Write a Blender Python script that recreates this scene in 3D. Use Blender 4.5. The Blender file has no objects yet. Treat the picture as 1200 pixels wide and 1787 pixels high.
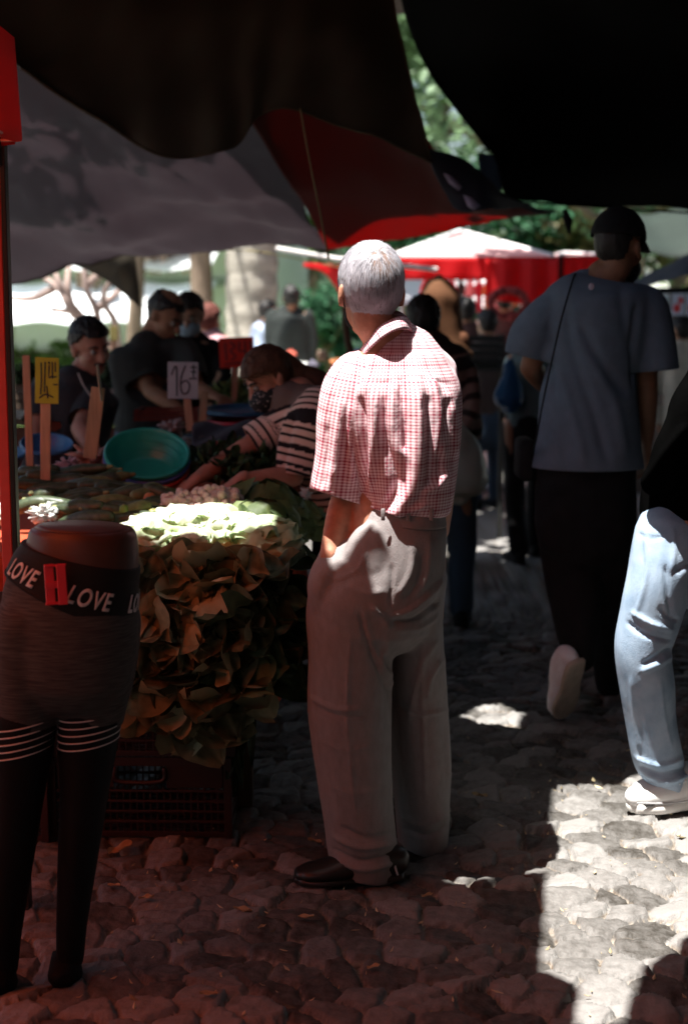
import bpy, bmesh, math, random
import numpy as np
from mathutils import Vector, Matrix, noise
from mathutils.geometry import delaunay_2d_cdt
random.seed(7); np.random.seed(7)
scn = bpy.context.scene
R = math.radians

# ---------------------------------------------------------------- camera
FPX = 2482.0                                  # 50 mm lens on a 24x36 mm frame, in pixels of a 1200x1787 picture
PIT = math.atan(358.5 / FPX)                  # the camera looks a little down
CAMZ = 1.5
cd = bpy.data.cameras.new('camera'); cam = bpy.data.objects.new('camera', cd)
scn.collection.objects.link(cam); scn.camera = cam
cam.location = (0, 0, CAMZ); cam.rotation_euler = (math.pi / 2 - PIT, 0, 0)
cd.sensor_fit = 'VERTICAL'; cd.sensor_height = 36.0; cd.sensor_width = 24.0; cd.lens = FPX * 36 / 1787
cd.clip_end = 600; cd.clip_start = .05
cd.dof.use_dof = True; cd.dof.focus_distance = 3.55; cd.dof.aperture_fstop = 2.4

# ---------------------------------------------------------------- sun, sky, exposure
S = Vector((-.23, -.15, .96)).normalized()    # towards the sun
SUN_EL = math.asin(S.z); SUN_AZ = math.atan2(S.x, S.y)
w = bpy.data.worlds.new('World'); scn.world = w; w.use_nodes = True
nt = w.node_tree; bg = nt.nodes['Background']
sky = nt.nodes.new('ShaderNodeTexSky'); sky.sky_type = 'NISHITA'; sky.sun_disc = False
sky.sun_elevation = SUN_EL; sky.sun_rotation = SUN_AZ; sky.air_density = 1.2; sky.dust_density = 2.0
nt.links.new(sky.outputs[0], bg.inputs[0]); bg.inputs[1].default_value = .053
sl = bpy.data.lights.new('sun', 'SUN'); sl.energy = 5.0; sl.angle = R(.5); sl.color = (1, .965, .91)
so = bpy.data.objects.new('sun', sl); scn.collection.objects.link(so)
so.rotation_euler = S.to_track_quat('Z', 'Y').to_euler(); so.location = (-5, -2, 12)
scn.view_settings.view_transform = 'Standard'; scn.view_settings.look = 'None'
scn.view_settings.gamma = 1; scn.view_settings.exposure = 1.6
cy = scn.cycles
cy.max_bounces = 7; cy.diffuse_bounces = 4; cy.glossy_bounces = 3; cy.transmission_bounces = 5
cy.transparent_max_bounces = 8; cy.caustics_reflective = False; cy.caustics_refractive = False
cy.sample_clamp_indirect = 4.0; cy.use_denoising = True
try: cy.denoiser = 'OPENIMAGEDENOISE'
except Exception: pass

# ---------------------------------------------------------------- helpers
CP, SP = math.cos(PIT), math.sin(PIT)
def at(px, py, Y):
    yu = -(py - 893.5) / FPX; k = Y / (CP + yu * SP)
    return Vector(((px - 600) / FPX * k, Y, CAMZ + k * (-SP + yu * CP)))
def gnd(px, py, z=0.0):
    yu = -(py - 893.5) / FPX; k = (z - CAMZ) / (-SP + yu * CP)
    return Vector(((px - 600) / FPX * k, k * (CP + yu * SP), z))
def topx(P):
    """world points (N,3) -> picture pixels, used only to shape a surface after what the photo shows"""
    P = np.asarray(P); d = P[:, 1] * CP - (P[:, 2] - CAMZ) * SP
    u = P[:, 1] * SP + (P[:, 2] - CAMZ) * CP
    return 600 + FPX * P[:, 0] / d, 893.5 - FPX * u / d
def mpp(Y): return Y / FPX                     # metres per pixel

ORG = {}
def nrm(v):
    v = np.asarray(v, float); return v / (np.linalg.norm(v) + 1e-12)
def catmull(K, sub):
    K = np.asarray(K, float); n = len(K)
    if n < 3 or sub <= 1: return K
    out = []
    for i in range(n - 1):
        p0 = K[max(i - 1, 0)]; p1 = K[i]; p2 = K[i + 1]; p3 = K[min(i + 2, n - 1)]
        for t in np.linspace(0, 1, sub, endpoint=False):
            out.append(.5 * ((2 * p1) + (p2 - p0) * t + (2 * p0 - 5 * p1 + 4 * p2 - p3) * t * t + (3 * p1 - p0 - 3 * p2 + p3) * t ** 3))
    out.append(K[-1]); return np.array(out)

class Acc:
    """collects shapes that become ONE mesh object"""
    def __init__(s): s.v = []; s.f = []; s.mi = []; s.m = 0; s.c = {}
    def add(s, vs, fs):
        b = len(s.v); s.v.extend([tuple(map(float, p)) for p in vs])
        s.f.extend([tuple(i + b for i in f) for f in fs]); s.mi.extend([s.m] * len(fs)); return s
    def tube(s, keys, side=(1, 0, 0), n=16, sub=4, cap='round', sq=2.0):
        """keys: (point, a, b[, side]); a along side, b across it"""
        rows = []
        for k in keys:
            sd = k[3] if len(k) > 3 else side
            rows.append(list(k[0]) + [k[1], k[2] if len(k) > 2 else k[1]] + list(sd))
        K = catmull(rows, sub) if len(rows) > 2 else np.array(rows, float)
        P = K[:, :3]; T = np.gradient(P, axis=0)
        if cap == 'round':
            t0 = nrm(P[0] - P[1]); t1 = nrm(P[-1] - P[-2]); pre = []; post = []
            for q in (.38, .75, .95):
                w_ = math.sqrt(1 - q * q)
                r0 = min(K[0, 3], K[0, 4]); r1 = min(K[-1, 3], K[-1, 4])
                a = K[0].copy(); a[:3] += t0 * r0 * q; a[3:5] *= w_; pre.insert(0, a)
                a = K[-1].copy(); a[:3] += t1 * r1 * q; a[3:5] *= w_; post.append(a)
            T = np.vstack([[-t0] * 3, T, [t1] * 3]); K = np.vstack([pre, K, post]); P = K[:, :3]
        vs = []
        for i in range(len(K)):
            t = nrm(T[i]); sd = K[i, 5:8]; sd = nrm(sd - t * np.dot(sd, t)); u = np.cross(t, sd)
            for j in range(n):
                an = 2 * math.pi * j / n; c, q = math.cos(an), math.sin(an)
                if sq != 2.0:
                    c = math.copysign(abs(c) ** (2 / sq), c); q = math.copysign(abs(q) ** (2 / sq), q)
                vs.append(P[i] + sd * c * K[i, 3] + u * q * K[i, 4])
        fs = []
        for i in range(len(K) - 1):
            for j in range(n):
                a = i * n + j; b = i * n + (j + 1) % n
                fs.append((a, b, b + n, a + n))
        if cap:
            fs.append(tuple(range(n - 1, -1, -1))); o = (len(K) - 1) * n; fs.append(tuple(range(o, o + n)))
        return s.add(vs, fs)
    def ell(s, c, r, ax=None, nu=16, nv=10):
        c = np.array(c, float); r = (r, r, r) if np.isscalar(r) else r
        A = np.eye(3) if ax is None else np.array([nrm(a) for a in ax])
        vs = [c + A[2] * r[2]]
        for i in range(1, nv):
            th = math.pi * i / nv
            for j in range(nu):
                ph = 2 * math.pi * j / nu
                vs.append(c + A[0] * r[0] * math.sin(th) * math.cos(ph) + A[1] * r[1] * math.sin(th) * math.sin(ph) + A[2] * r[2] * math.cos(th))
        vs.append(c - A[2] * r[2]); fs = []
        for j in range(nu): fs.append((0, 1 + j, 1 + (j + 1) % nu))
        for i in range(nv - 2):
            for j in range(nu):
                a = 1 + i * nu + j; b = 1 + i * nu + (j + 1) % nu; fs.append((a, a + nu, b + nu, b))
        L = len(vs) - 1; o = 1 + (nv - 2) * nu
        for j in range(nu): fs.append((L, o + (j + 1) % nu, o + j))
        return s.add(vs, fs)
    def box(s, c, size, ax=None):
        c = np.array(c, float); A = np.eye(3) if ax is None else np.array([nrm(a) for a in ax])
        h = np.array(size) / 2; vs = []
        for x in (-1, 1):
            for y in (-1, 1):
                for z in (-1, 1): vs.append(c + A[0] * x * h[0] + A[1] * y * h[1] + A[2] * z * h[2])
        return s.add(vs, [(0, 1, 3, 2), (4, 6, 7, 5), (0, 4, 5, 1), (2, 3, 7, 6), (0, 2, 6, 4), (1, 5, 7, 3)])
    def lathe(s, c, prof, ax=None, n=32, close=False):
        """prof: (radius, height) along the third axis"""
        c = np.array(c, float); A = np.eye(3) if ax is None else np.array([nrm(a) for a in ax]); vs = []; fs = []
        for r, h in prof:
            for j in range(n):
                an = 2 * math.pi * j / n; vs.append(c + A[0] * r * math.cos(an) + A[1] * r * math.sin(an) + A[2] * h)
        for i in range(len(prof) - 1):
            for j in range(n):
                a = i * n + j; b = i * n + (j + 1) % n; fs.append((a, b, b + n, a + n))
        if close: fs.append(tuple(range(n - 1, -1, -1))); o = (len(prof) - 1) * n; fs.append(tuple(range(o, o + n)))
        return s.add(vs, fs)
    def grid(s, fn, nu, nv):
        vs = [fn(i / nu, j / nv) for i in range(nu + 1) for j in range(nv + 1)]
        return s.add(vs, [(i * (nv + 1) + j, (i + 1) * (nv + 1) + j, (i + 1) * (nv + 1) + j + 1, i * (nv + 1) + j + 1) for i in range(nu) for j in range(nv)])

def mesh_of(name, v, f, mats, smooth=True, attrs=None, mi=None):
    me = bpy.data.meshes.new(name); me.from_pydata([tuple(p) for p in v], [], [tuple(q) for q in f]); me.update()
    for m in (mats if isinstance(mats, (list, tuple)) else [mats]): me.materials.append(m)
    if smooth: me.polygons.foreach_set('use_smooth', [True] * len(me.polygons))
    if mi is not None and len(set(mi)) > 1: me.polygons.foreach_set('material_index', mi)
    for k, a in (attrs or {}).items():
        a = np.asarray(a, float)
        if a.ndim == 1: at_ = me.attributes.new(k, 'FLOAT', 'POINT'); at_.data.foreach_set('value', a)
        else: at_ = me.attributes.new(k, 'FLOAT_VECTOR', 'POINT'); at_.data.foreach_set('vector', a.ravel())
    return me
def link(name, me, parent=None, origin=None):
    o = bpy.data.objects.new(name, me); scn.collection.objects.link(o)
    if parent is not None:
        org = ORG[parent.name]; o.parent = parent; o.location = (0, 0, 0)
    else:
        if origin is None:
            n = len(me.vertices); co = np.empty(n * 3); me.vertices.foreach_get('co', co); co = co.reshape(-1, 3)
            mn, mx = co.min(0), co.max(0); origin = Vector(((mn[0] + mx[0]) / 2, (mn[1] + mx[1]) / 2, mn[2]))
        org = Vector(origin); o.location = org
    ORG[o.name] = org; me.transform(Matrix.Translation(-org)); return o
def obj(name, A, mats, parent=None, smooth=True, attrs=None, bevel=0, solid=0, origin=None):
    o = link(name, mesh_of(name, A.v, A.f, mats, smooth, attrs, A.mi), parent, origin)
    if solid: m = o.modifiers.new('solid', 'SOLIDIFY'); m.thickness = solid; m.offset = 0
    if bevel:
        m = o.modifiers.new('bevel', 'BEVEL'); m.width = bevel; m.segments = 2; m.limit_method = 'ANGLE'
    return o
def empty(name, loc):
    o = bpy.data.objects.new(name, None); scn.collection.objects.link(o); o.location = loc; o.empty_display_size = .1
    ORG[o.name] = Vector(loc); return o
def tag(o, label=None, cat=None, group=None, kind=None):
    if label: o['label'] = label
    if cat: o['category'] = cat
    if group: o['group'] = group
    if kind: o['kind'] = kind
    return o
def copy_tree(o, loc=None, rot=None, parent=None):
    c = o.copy(); scn.collection.objects.link(c)
    if parent is not None: c.parent = parent
    if loc is not None: c.location = loc; ORG[c.name] = Vector(loc)
    if rot is not None: c.rotation_euler = rot
    for ch in list(o.children): copy_tree(ch, parent=c)
    return c

def remesh(A, voxel=.007, smooth=4, fac=.5):
    me = bpy.data.meshes.new('tmp'); me.from_pydata(A.v, [], A.f); me.update()
    bm = bmesh.new(); bm.from_mesh(me); bmesh.ops.recalc_face_normals(bm, faces=bm.faces); bm.to_mesh(me); bm.free()
    o = bpy.data.objects.new('tmp', me); scn.collection.objects.link(o)
    m = o.modifiers.new('r', 'REMESH'); m.mode = 'VOXEL'; m.voxel_size = voxel; m.adaptivity = 0
    if smooth: m2 = o.modifiers.new('s', 'SMOOTH'); m2.iterations = smooth; m2.factor = fac
    dg = bpy.context.evaluated_depsgraph_get(); ev = o.evaluated_get(dg); r = bpy.data.meshes.new_from_object(ev)
    n = len(r.vertices); P = np.empty(n * 3); r.vertices.foreach_get('co', P); P = P.reshape(-1, 3)
    N = np.empty(n * 3); r.vertices.foreach_get('normal', N); N = N.reshape(-1, 3)
    Fc = [tuple(p.vertices) for p in r.polygons]
    bpy.data.objects.remove(o); bpy.data.meshes.remove(me); bpy.data.meshes.remove(r)
    return P, N, Fc
def fbm(P, scale, seed=0, oct=2):
    o = Vector((seed * 7.3, seed * 3.1, seed * 5.7)); sc = scale if hasattr(scale, '__len__') else (scale,) * 3
    out = np.empty(len(P))
    for i, p in enumerate(P):
        out[i] = noise.fractal(Vector((p[0] * sc[0], p[1] * sc[1], p[2] * sc[2])) + o, 1.0, 2.0, oct, noise_basis='PERLIN_ORIGINAL')
    return out
def seg_dist(X, Y, pts):
    """distance in the picture plane from points to a polyline, and how far along it (0..1)"""
    best = np.full(len(X), 1e9); tt = np.zeros(len(X)); n = len(pts) - 1
    for i in range(n):
        (x0, y0), (x1, y1) = pts[i], pts[i + 1]; dx, dy = x1 - x0, y1 - y0; L = dx * dx + dy * dy + 1e-9
        t = np.clip(((X - x0) * dx + (Y - y0) * dy) / L, 0, 1); d = np.hypot(X - x0 - t * dx, Y - y0 - t * dy)
        m = d < best; best[m] = d[m]; tt[m] = (i + t[m]) / n
    return best, tt
def folds(P, N, lines):
    """cloth folds: (polyline in picture pixels, width px, height m) raised on the side that faces the camera"""
    px, py = topx(P); D = np.zeros(len(P)); fc = np.clip(-N[:, 1] * 2.5 + .3, 0, 1)
    for pts, wd, h in lines:
        d, t = seg_dist(px, py, catmull(pts, 5) if len(pts) > 2 else pts)
        D += h * np.exp(-(d / wd) ** 2) * np.clip(np.minimum(t, 1 - t) * 6 + .15, 0, 1)
    return P + N * (D * fc)[:, None]
def axis_coords(P, keys, side):
    """cloth coordinates: u round the axis, v along it, and distance over radius"""
    K = np.array([list(k[0]) + [max(k[1], k[2] if len(k) > 2 else k[1])] for k in keys], float)
    best = np.full(len(P), 1e9); U = np.zeros(len(P)); Vv = np.zeros(len(P)); acc = 0
    for i in range(len(K) - 1):
        a, b = K[i, :3], K[i + 1, :3]; d = b - a; L = np.linalg.norm(d); d = d / L
        lo = -.08 / L if i == 0 else 0; hi = 1 + .08 / L if i == len(K) - 2 else 1
        t = np.clip(((P - a) @ d) / L, lo, hi); r = K[i, 3] * (1 - t) + K[i + 1, 3] * t
        Q = P - (a + np.outer(t * L, d)); dist = np.linalg.norm(Q, axis=1); q = dist / np.maximum(r, .01)
        s1 = nrm(np.array(side) - d * np.dot(side, d)); s2 = np.cross(d, s1)
        ang = np.arctan2(Q @ s2, Q @ s1); m = q < best
        best[m] = q[m]; U[m] = (ang * .13 if r.mean() > .1 else ang * .06)[m]; Vv[m] = (acc + t * L)[m]; acc += L
    return U, Vv, best
def cut(P, Fc, planes):
    """open a hem: drop the faces beyond a plane near its centre (centre, outward normal, reach)"""
    C = np.array([P[list(f)].mean(0) for f in Fc]); keep = np.ones(len(Fc), bool)
    for c, n, reach in planes:
        c = np.array(c, float); n = nrm(n); q = C - c; k = ~((q @ n > 0) & (np.linalg.norm(q, axis=1) < reach))
        gone = set(i for f, kk in zip(Fc, k) if not kk for i in f); stay = set(i for f, kk in zip(Fc, k) if kk for i in f)
        for i in gone & stay: P[i] -= n * np.dot(P[i] - c, n)          # a clean edge
        keep &= k
    return [f for f, k in zip(Fc, keep) if k]
def compact(P, Fc, *arrs):
    used = np.unique(np.concatenate([np.array(f) for f in Fc])); mp = -np.ones(len(P), int); mp[used] = np.arange(len(used))
    return [P[used], [tuple(mp[list(f)]) for f in Fc]] + [a[used] for a in arrs]
def raw(P, Fc):
    A = Acc(); A.v = [tuple(p) for p in P]; A.f = Fc; A.mi = [0] * len(Fc); return A

# ---------------------------------------------------------------- materials
def _n(t, k): return t.nodes.new(k)
def pbr(name, col, rough=.8, var=.18, nscale=9, bump=.15, bscale=90, spec=.3, trans=0, tcol=None, metal=0, stretch=(1, 1, 1), col2=None, bdist=.004, sheen=0, wear=None):
    m = bpy.data.materials.new(name); m.use_nodes = True; t = m.node_tree; b = t.nodes['Principled BSDF']; out = t.nodes['Material Output']
    tc = _n(t, 'ShaderNodeTexCoord'); mp = _n(t, 'ShaderNodeMapping'); mp.inputs['Scale'].default_value = stretch
    t.links.new(tc.outputs['Object'], mp.inputs[0])
    n1 = _n(t, 'ShaderNodeTexNoise'); n1.inputs['Scale'].default_value = nscale; n1.inputs['Detail'].default_value = 5
    t.links.new(mp.outputs[0], n1.inputs['Vector'])
    rp = _n(t, 'ShaderNodeValToRGB'); c = Vector(col[:3]); c2 = Vector(col2) if col2 else c * (1 + var)
    rp.color_ramp.elements[0].position = .3; rp.color_ramp.elements[1].position = .7
    rp.color_ramp.elements[0].color = (*(c * (1 - var)), 1); rp.color_ramp.elements[1].color = (*[min(x, .95) for x in c2], 1)
    t.links.new(n1.outputs[0], rp.inputs[0]); t.links.new(rp.outputs[0], b.inputs['Base Color'])
    b.inputs['Roughness'].default_value = rough; b.inputs['Specular IOR Level'].default_value = spec; b.inputs['Metallic'].default_value = metal
    if sheen: b.inputs['Sheen Weight'].default_value = sheen
    if bump:
        n2 = _n(t, 'ShaderNodeTexNoise'); n2.inputs['Scale'].default_value = bscale; n2.inputs['Detail'].default_value = 4
        t.links.new(mp.outputs[0], n2.inputs['Vector']); bp = _n(t, 'ShaderNodeBump'); bp.inputs['Strength'].default_value = bump; bp.inputs['Distance'].default_value = bdist
        t.links.new(n2.outputs[0], bp.inputs['Height']); t.links.new(bp.outputs[0], b.inputs['Normal'])
    if trans:
        tr = _n(t, 'ShaderNodeBsdfTranslucent'); tr.inputs[0].default_value = (*(tcol or col)[:3], 1)
        mx = _n(t, 'ShaderNodeMixShader'); mx.inputs[0].default_value = trans
        t.links.new(b.outputs[0], mx.inputs[1]); t.links.new(tr.outputs[0], mx.inputs[2]); t.links.new(mx.outputs[0], out.inputs[0])
    return m
def stripe_nodes(t, src, comp, freq, lo, soft):
    """0..1 line mask from one coordinate"""
    m1 = _n(t, 'ShaderNodeMath'); m1.operation = 'MULTIPLY'; m1.inputs[1].default_value = freq; t.links.new(src.outputs[comp], m1.inputs[0])
    m2 = _n(t, 'ShaderNodeMath'); m2.operation = 'FRACT'; t.links.new(m1.outputs[0], m2.inputs[0])
    m3 = _n(t, 'ShaderNodeMath'); m3.operation = 'SUBTRACT'; m3.inputs[1].default_value = .5; t.links.new(m2.outputs[0], m3.inputs[0])
    m4 = _n(t, 'ShaderNodeMath'); m4.operation = 'ABSOLUTE'; t.links.new(m3.outputs[0], m4.inputs[0])
    mr = _n(t, 'ShaderNodeMapRange'); mr.inputs['From Min'].default_value = lo + soft; mr.inputs['From Max'].default_value = lo - soft
    t.links.new(m4.outputs[0], mr.inputs['Value']); return mr
def cloth_pattern(name, base, line, kind, freq, width=.2, rough=.85, freq2=None):
    m = bpy.data.materials.new(name); m.use_nodes = True; t = m.node_tree; b = t.nodes['Principled BSDF']
    a = _n(t, 'ShaderNodeAttribute'); a.attribute_name = 'cloth'; sx = _n(t, 'ShaderNodeSeparateXYZ'); t.links.new(a.outputs['Vector'], sx.inputs[0])
    mx = _n(t, 'ShaderNodeMix'); mx.data_type = 'RGBA'; mx.inputs[6].default_value = (*base, 1); mx.inputs[7].default_value = (*line, 1)
    if kind == 'check':
        g = [stripe_nodes(t, sx, 0, freq, width, .06), stripe_nodes(t, sx, 1, freq, width, .06)]
        ad = _n(t, 'ShaderNodeMath'); ad.operation = 'ADD'; t.links.new(g[0].outputs[0], ad.inputs[0]); t.links.new(g[1].outputs[0], ad.inputs[1])
        # a second, wider check makes every few lines heavier
        h = [stripe_nodes(t, sx, 0, freq2 or freq / 5, .12, .06), stripe_nodes(t, sx, 1, freq2 or freq / 5, .12, .06)]
        a2 = _n(t, 'ShaderNodeMath'); a2.operation = 'ADD'; t.links.new(h[0].outputs[0], a2.inputs[0]); t.links.new(h[1].outputs[0], a2.inputs[1])
        q = _n(t, 'ShaderNodeMath'); q.operation = 'MULTIPLY_ADD'; q.inputs[1].default_value = .42; t.links.new(ad.outputs[0], q.inputs[0])
        q2 = _n(t, 'ShaderNodeMath'); q2.operation = 'MULTIPLY'; q2.inputs[1].default_value = .18; t.links.new(a2.outputs[0], q2.inputs[0]); t.links.new(q2.outputs[0], q.inputs[2])
        t.links.new(q.outputs[0], mx.inputs[0])
    else:
        g = stripe_nodes(t, sx, 1, freq, width, .05); t.links.new(g.outputs[0], mx.inputs[0])
    t.links.new(mx.outputs[2], b.inputs['Base Color']); b.inputs['Roughness'].default_value = rough; b.inputs['Specular IOR Level'].default_value = .15
    tc = _n(t, 'ShaderNodeTexCoord'); n2 = _n(t, 'ShaderNodeTexNoise'); n2.inputs['Scale'].default_value = 14; n2.inputs['Detail'].default_value = 6
    t.links.new(tc.outputs['Object'], n2.inputs['Vector']); bp = _n(t, 'ShaderNodeBump'); bp.inputs['Strength'].default_value = .35; bp.inputs['Distance'].default_value = .02
    t.links.new(n2.outputs[0], bp.inputs['Height']); t.links.new(bp.outputs[0], b.inputs['Normal'])
    return m
M = {}
M['skin'] = pbr('skin', (.42, .22, .14), .55, .12, 30, .12, 160, .35)
M['skin_dark'] = pbr('skin_dark', (.27, .13, .075), .55, .12, 30, .12, 160, .35)
M['hair_dark'] = pbr('hair_dark', (.012, .009, .008), .55, .4, 60, .5, 120, .4, stretch=(1, 1, .3))
M['hair_brown'] = pbr('hair_brown', (.05, .025, .015), .5, .45, 60, .5, 120, .4, stretch=(1, 1, .3))
M['black_cloth'] = pbr('black_cloth', (.012, .012, .013), .9, .25, 20, .2, 60, .15)
M['eye'] = pbr('eye', (.30, .26, .23), .2, .02, 5, 0)
M['iris'] = pbr('iris', (.02, .012, .01), .15, .02, 5, 0)
M['lips'] = pbr('lips', (.3, .11, .09), .5, .1, 30, .1)
# ---------------------------------------------------------------- ground: one cobbled sheet to the horizon
def cobbles():
    def axis(lo, hi, step, far):
        a = list(np.arange(lo, hi, step)); x = hi; d = step
        while x < far[1]: a.append(x); d *= 1.28; x += d
        a.append(far[1]); x = lo; d = step
        while x > far[0]: d *= 1.28; x -= d; a.insert(0, max(x, far[0]))
        return np.array(sorted(set(np.round(a, 5))))
    xs = axis(-1.05, 1.75, .0075, (-260, 260)); ys = axis(2.45, 6.6, .0085, (-60, 420))
    X, Y = np.meshgrid(xs, ys, indexing='ij'); x = X.ravel(); y = Y.ravel()
    # wavering coordinates, then nearest and second nearest stone centre
    wx = x + .022 * np.sin(y * 9 + 1.3 * np.sin(x * 7)) + .006 * np.sin(x * 31 + y * 23)
    wy = y + .022 * np.sin(x * 8 + 1.7 * np.sin(y * 5)) + .006 * np.sin(x * 27 - y * 33)
    cx, cyl = .108, .098; gx = wx / cx; gy = wy / cyl; ix = np.floor(gx).astype(int); iy = np.floor(gy).astype(int)
    def hsh(a, b, k):
        v = np.sin(a * 127.1 + b * 311.7 + k * 74.7) * 43758.5453; return v - np.floor(v)
    d1 = np.full(len(x), 9.); d2 = np.full(len(x), 9.); rid = np.zeros(len(x)); ox = np.zeros(len(x)); oy = np.zeros(len(x)); rb = np.zeros(len(x))
    for a in (-2, -1, 0, 1, 2):
        for b in (-1, 0, 1):
            jx = ix + a; jy = iy + b
            qx = jx + .12 + .76 * hsh(jx, jy, 1) + .5 * (jy % 2); qy = jy + .12 + .76 * hsh(jx, jy, 2)
            dx = (gx - qx) * .95; dy = (gy - qy); d = np.sqrt(dx * dx + dy * dy)
            m = d < d1; d2 = np.where(m, d1, np.minimum(d2, d))
            rid = np.where(m, hsh(jx, jy, 3), rid); rb = np.where(m, hsh(jx, jy, 4), rb); ox = np.where(m, dx, ox); oy = np.where(m, dy, oy); d1 = np.where(m, d, d1)
    e = np.clip((d2 - d1) / .12, 0, 1); e = e * e * (3 - 2 * e)
    rough = .0026 * np.abs(np.sin(x * 29 + 3 * np.sin(y * 19))) * np.sin(y * 31 + x * 11) + .0016 * np.sin(x * 61 + 2 * np.sin(y * 43)) * np.sin(y * 57 + 2 * np.sin(x * 37)) + .0012 * np.sin(x * 133 + y * 91) * np.sin(y * 149 - x * 71)
    z = -.022 + .022 * e + .010 * (rid - .5) * e + e * (ox * (rid - .5) * .034 + oy * (rb - .5) * .038) - .006 * e * np.clip(ox * ox + oy * oy, 0, .5) + rough * (.4 + e)
    near = np.clip(1 - np.maximum(np.maximum(-1.3 - x, x - 2.1), np.maximum(2.1 - y, y - 8.0)) / 1.5, 0, 1)
    z = z * near
    nx, ny = len(xs), len(ys); I = (np.arange(nx - 1)[:, None] * ny + np.arange(ny - 1)[None, :]).ravel()
    faces = np.stack([I, I + ny, I + ny + 1, I + 1], 1)
    me = bpy.data.meshes.new('ground'); me.vertices.add(len(x)); me.vertices.foreach_set('co', np.stack([x, y, z], 1).ravel())
    nf = len(faces); me.loops.add(nf * 4); me.loops.foreach_set('vertex_index', faces.ravel()); me.polygons.add(nf)
    me.polygons.foreach_set('loop_start', np.arange(0, nf * 4, 4)); me.update(calc_edges=True)
    me.polygons.foreach_set('use_smooth', [True] * nf)
    for k, a in (('joint', e), ('stone', rid)):
        q = me.attributes.new(k, 'FLOAT', 'POINT'); q.data.foreach_set('value', a)
    m = bpy.data.materials.new('cobblestone'); m.use_nodes = True; t = m.node_tree; b = t.nodes['Principled BSDF']
    aj = _n(t, 'ShaderNodeAttribute'); aj.attribute_name = 'joint'; as_ = _n(t, 'ShaderNodeAttribute'); as_.attribute_name = 'stone'
    tc = _n(t, 'ShaderNodeTexCoord'); n1 = _n(t, 'ShaderNodeTexNoise'); n1.inputs['Scale'].default_value = 28; n1.inputs['Detail'].default_value = 8; n1.inputs['Roughness'].default_value = .7
    t.links.new(tc.outputs['Object'], n1.inputs['Vector'])
    rp = _n(t, 'ShaderNodeValToRGB'); el = rp.color_ramp.elements
    el[0].color = (.036, .031, .025, 1); el[1].color = (.225, .215, .205, 1); el[0].position = 0; el[1].position = 1
    mm = _n(t, 'ShaderNodeMath'); mm.operation = 'MULTIPLY_ADD'; mm.inputs[1].default_value = 1.5; t.links.new(n1.outputs[0], mm.inputs[0])
    m2 = _n(t, 'ShaderNodeMath'); m2.operation = 'MULTIPLY_ADD'; m2.inputs[1].default_value = .95; m2.inputs[2].default_value = -.62
    t.links.new(as_.outputs['Fac'], m2.inputs[0]); t.links.new(m2.outputs[0], mm.inputs[2]); t.links.new(mm.outputs[0], rp.inputs[0])
    n2 = _n(t, 'ShaderNodeTexNoise'); n2.inputs['Scale'].default_value = 55; n2.inputs['Detail'].default_value = 6; t.links.new(tc.outputs['Object'], n2.inputs['Vector'])
    r2 = _n(t, 'ShaderNodeValToRGB'); r2.color_ramp.elements[0].color = (.075, .05, .032, 1); r2.color_ramp.elements[1].color = (.34, .30, .25, 1)
    r2.color_ramp.elements[0].position = .3; r2.color_ramp.elements[1].position = .7; t.links.new(n2.outputs[0], r2.inputs[0])
    ed = _n(t, 'ShaderNodeMapRange'); ed.inputs['From Min'].default_value = .25; ed.inputs['From Max'].default_value = .62
    ea = _n(t, 'ShaderNodeMath'); ea.operation = 'MULTIPLY_ADD'; ea.inputs[1].default_value = .35; ea.inputs[2].default_value = -.17
    t.links.new(n2.outputs[0], ea.inputs[0]); eb = _n(t, 'ShaderNodeMath'); eb.operation = 'ADD'; t.links.new(ea.outputs[0], eb.inputs[0]); t.links.new(aj.outputs['Fac'], eb.inputs[1])
    t.links.new(eb.outputs[0], ed.inputs['Value'])
    mx = _n(t, 'ShaderNodeMix'); mx.data_type = 'RGBA'; t.links.new(ed.outputs[0], mx.inputs[0]); t.links.new(r2.outputs[0], mx.inputs[6]); t.links.new(rp.outputs[0], mx.inputs[7])
    t.links.new(mx.outputs[2], b.inputs['Base Color']); b.inputs['Roughness'].default_value = .62; b.inputs['Specular IOR Level'].default_value = .35
    n3 = _n(t, 'ShaderNodeTexNoise'); n3.inputs['Scale'].default_value = 85; n3.inputs['Detail'].default_value = 7; t.links.new(tc.outputs['Object'], n3.inputs['Vector'])
    bp = _n(t, 'ShaderNodeBump'); bp.inputs['Strength'].default_value = .6; bp.inputs['Distance'].default_value = .006; t.links.new(n3.outputs[0], bp.inputs['Height']); t.links.new(bp.outputs[0], b.inputs['Normal'])
    me.materials.append(m); o = bpy.data.objects.new('ground', me); scn.collection.objects.link(o)
    tag(o, 'uneven cobblestone ground of the market aisle with sandy joints', 'ground', kind='structure')
cobbles()
lw = pbr('lawn_grass', (.10, .19, .05), .9, .4, 6, .6, 40, .1, col2=(.22, .32, .11), bdist=.03)
A = Acc()
A.grid(lambda u, v: (-14 + 22 * u, 16 + 22 * v, .035 + .02 * math.sin(u * 17) * math.sin(v * 13)), 24, 24)
tag(obj('lawn', A, lw), 'sunlit green lawn of the park behind the stalls', 'lawn', kind='structure')
pv = pbr('pale_paving', (.50, .49, .45), .8, .12, 3, .2, 40, .2)
A = Acc(); A.grid(lambda u, v: (-14 + 34 * u, 11.6 + 4.4 * v, .03), 10, 4)
tag(obj('path', A, pv), 'pale sunlit paved path crossing behind the stalls', 'path', kind='structure')

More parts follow.
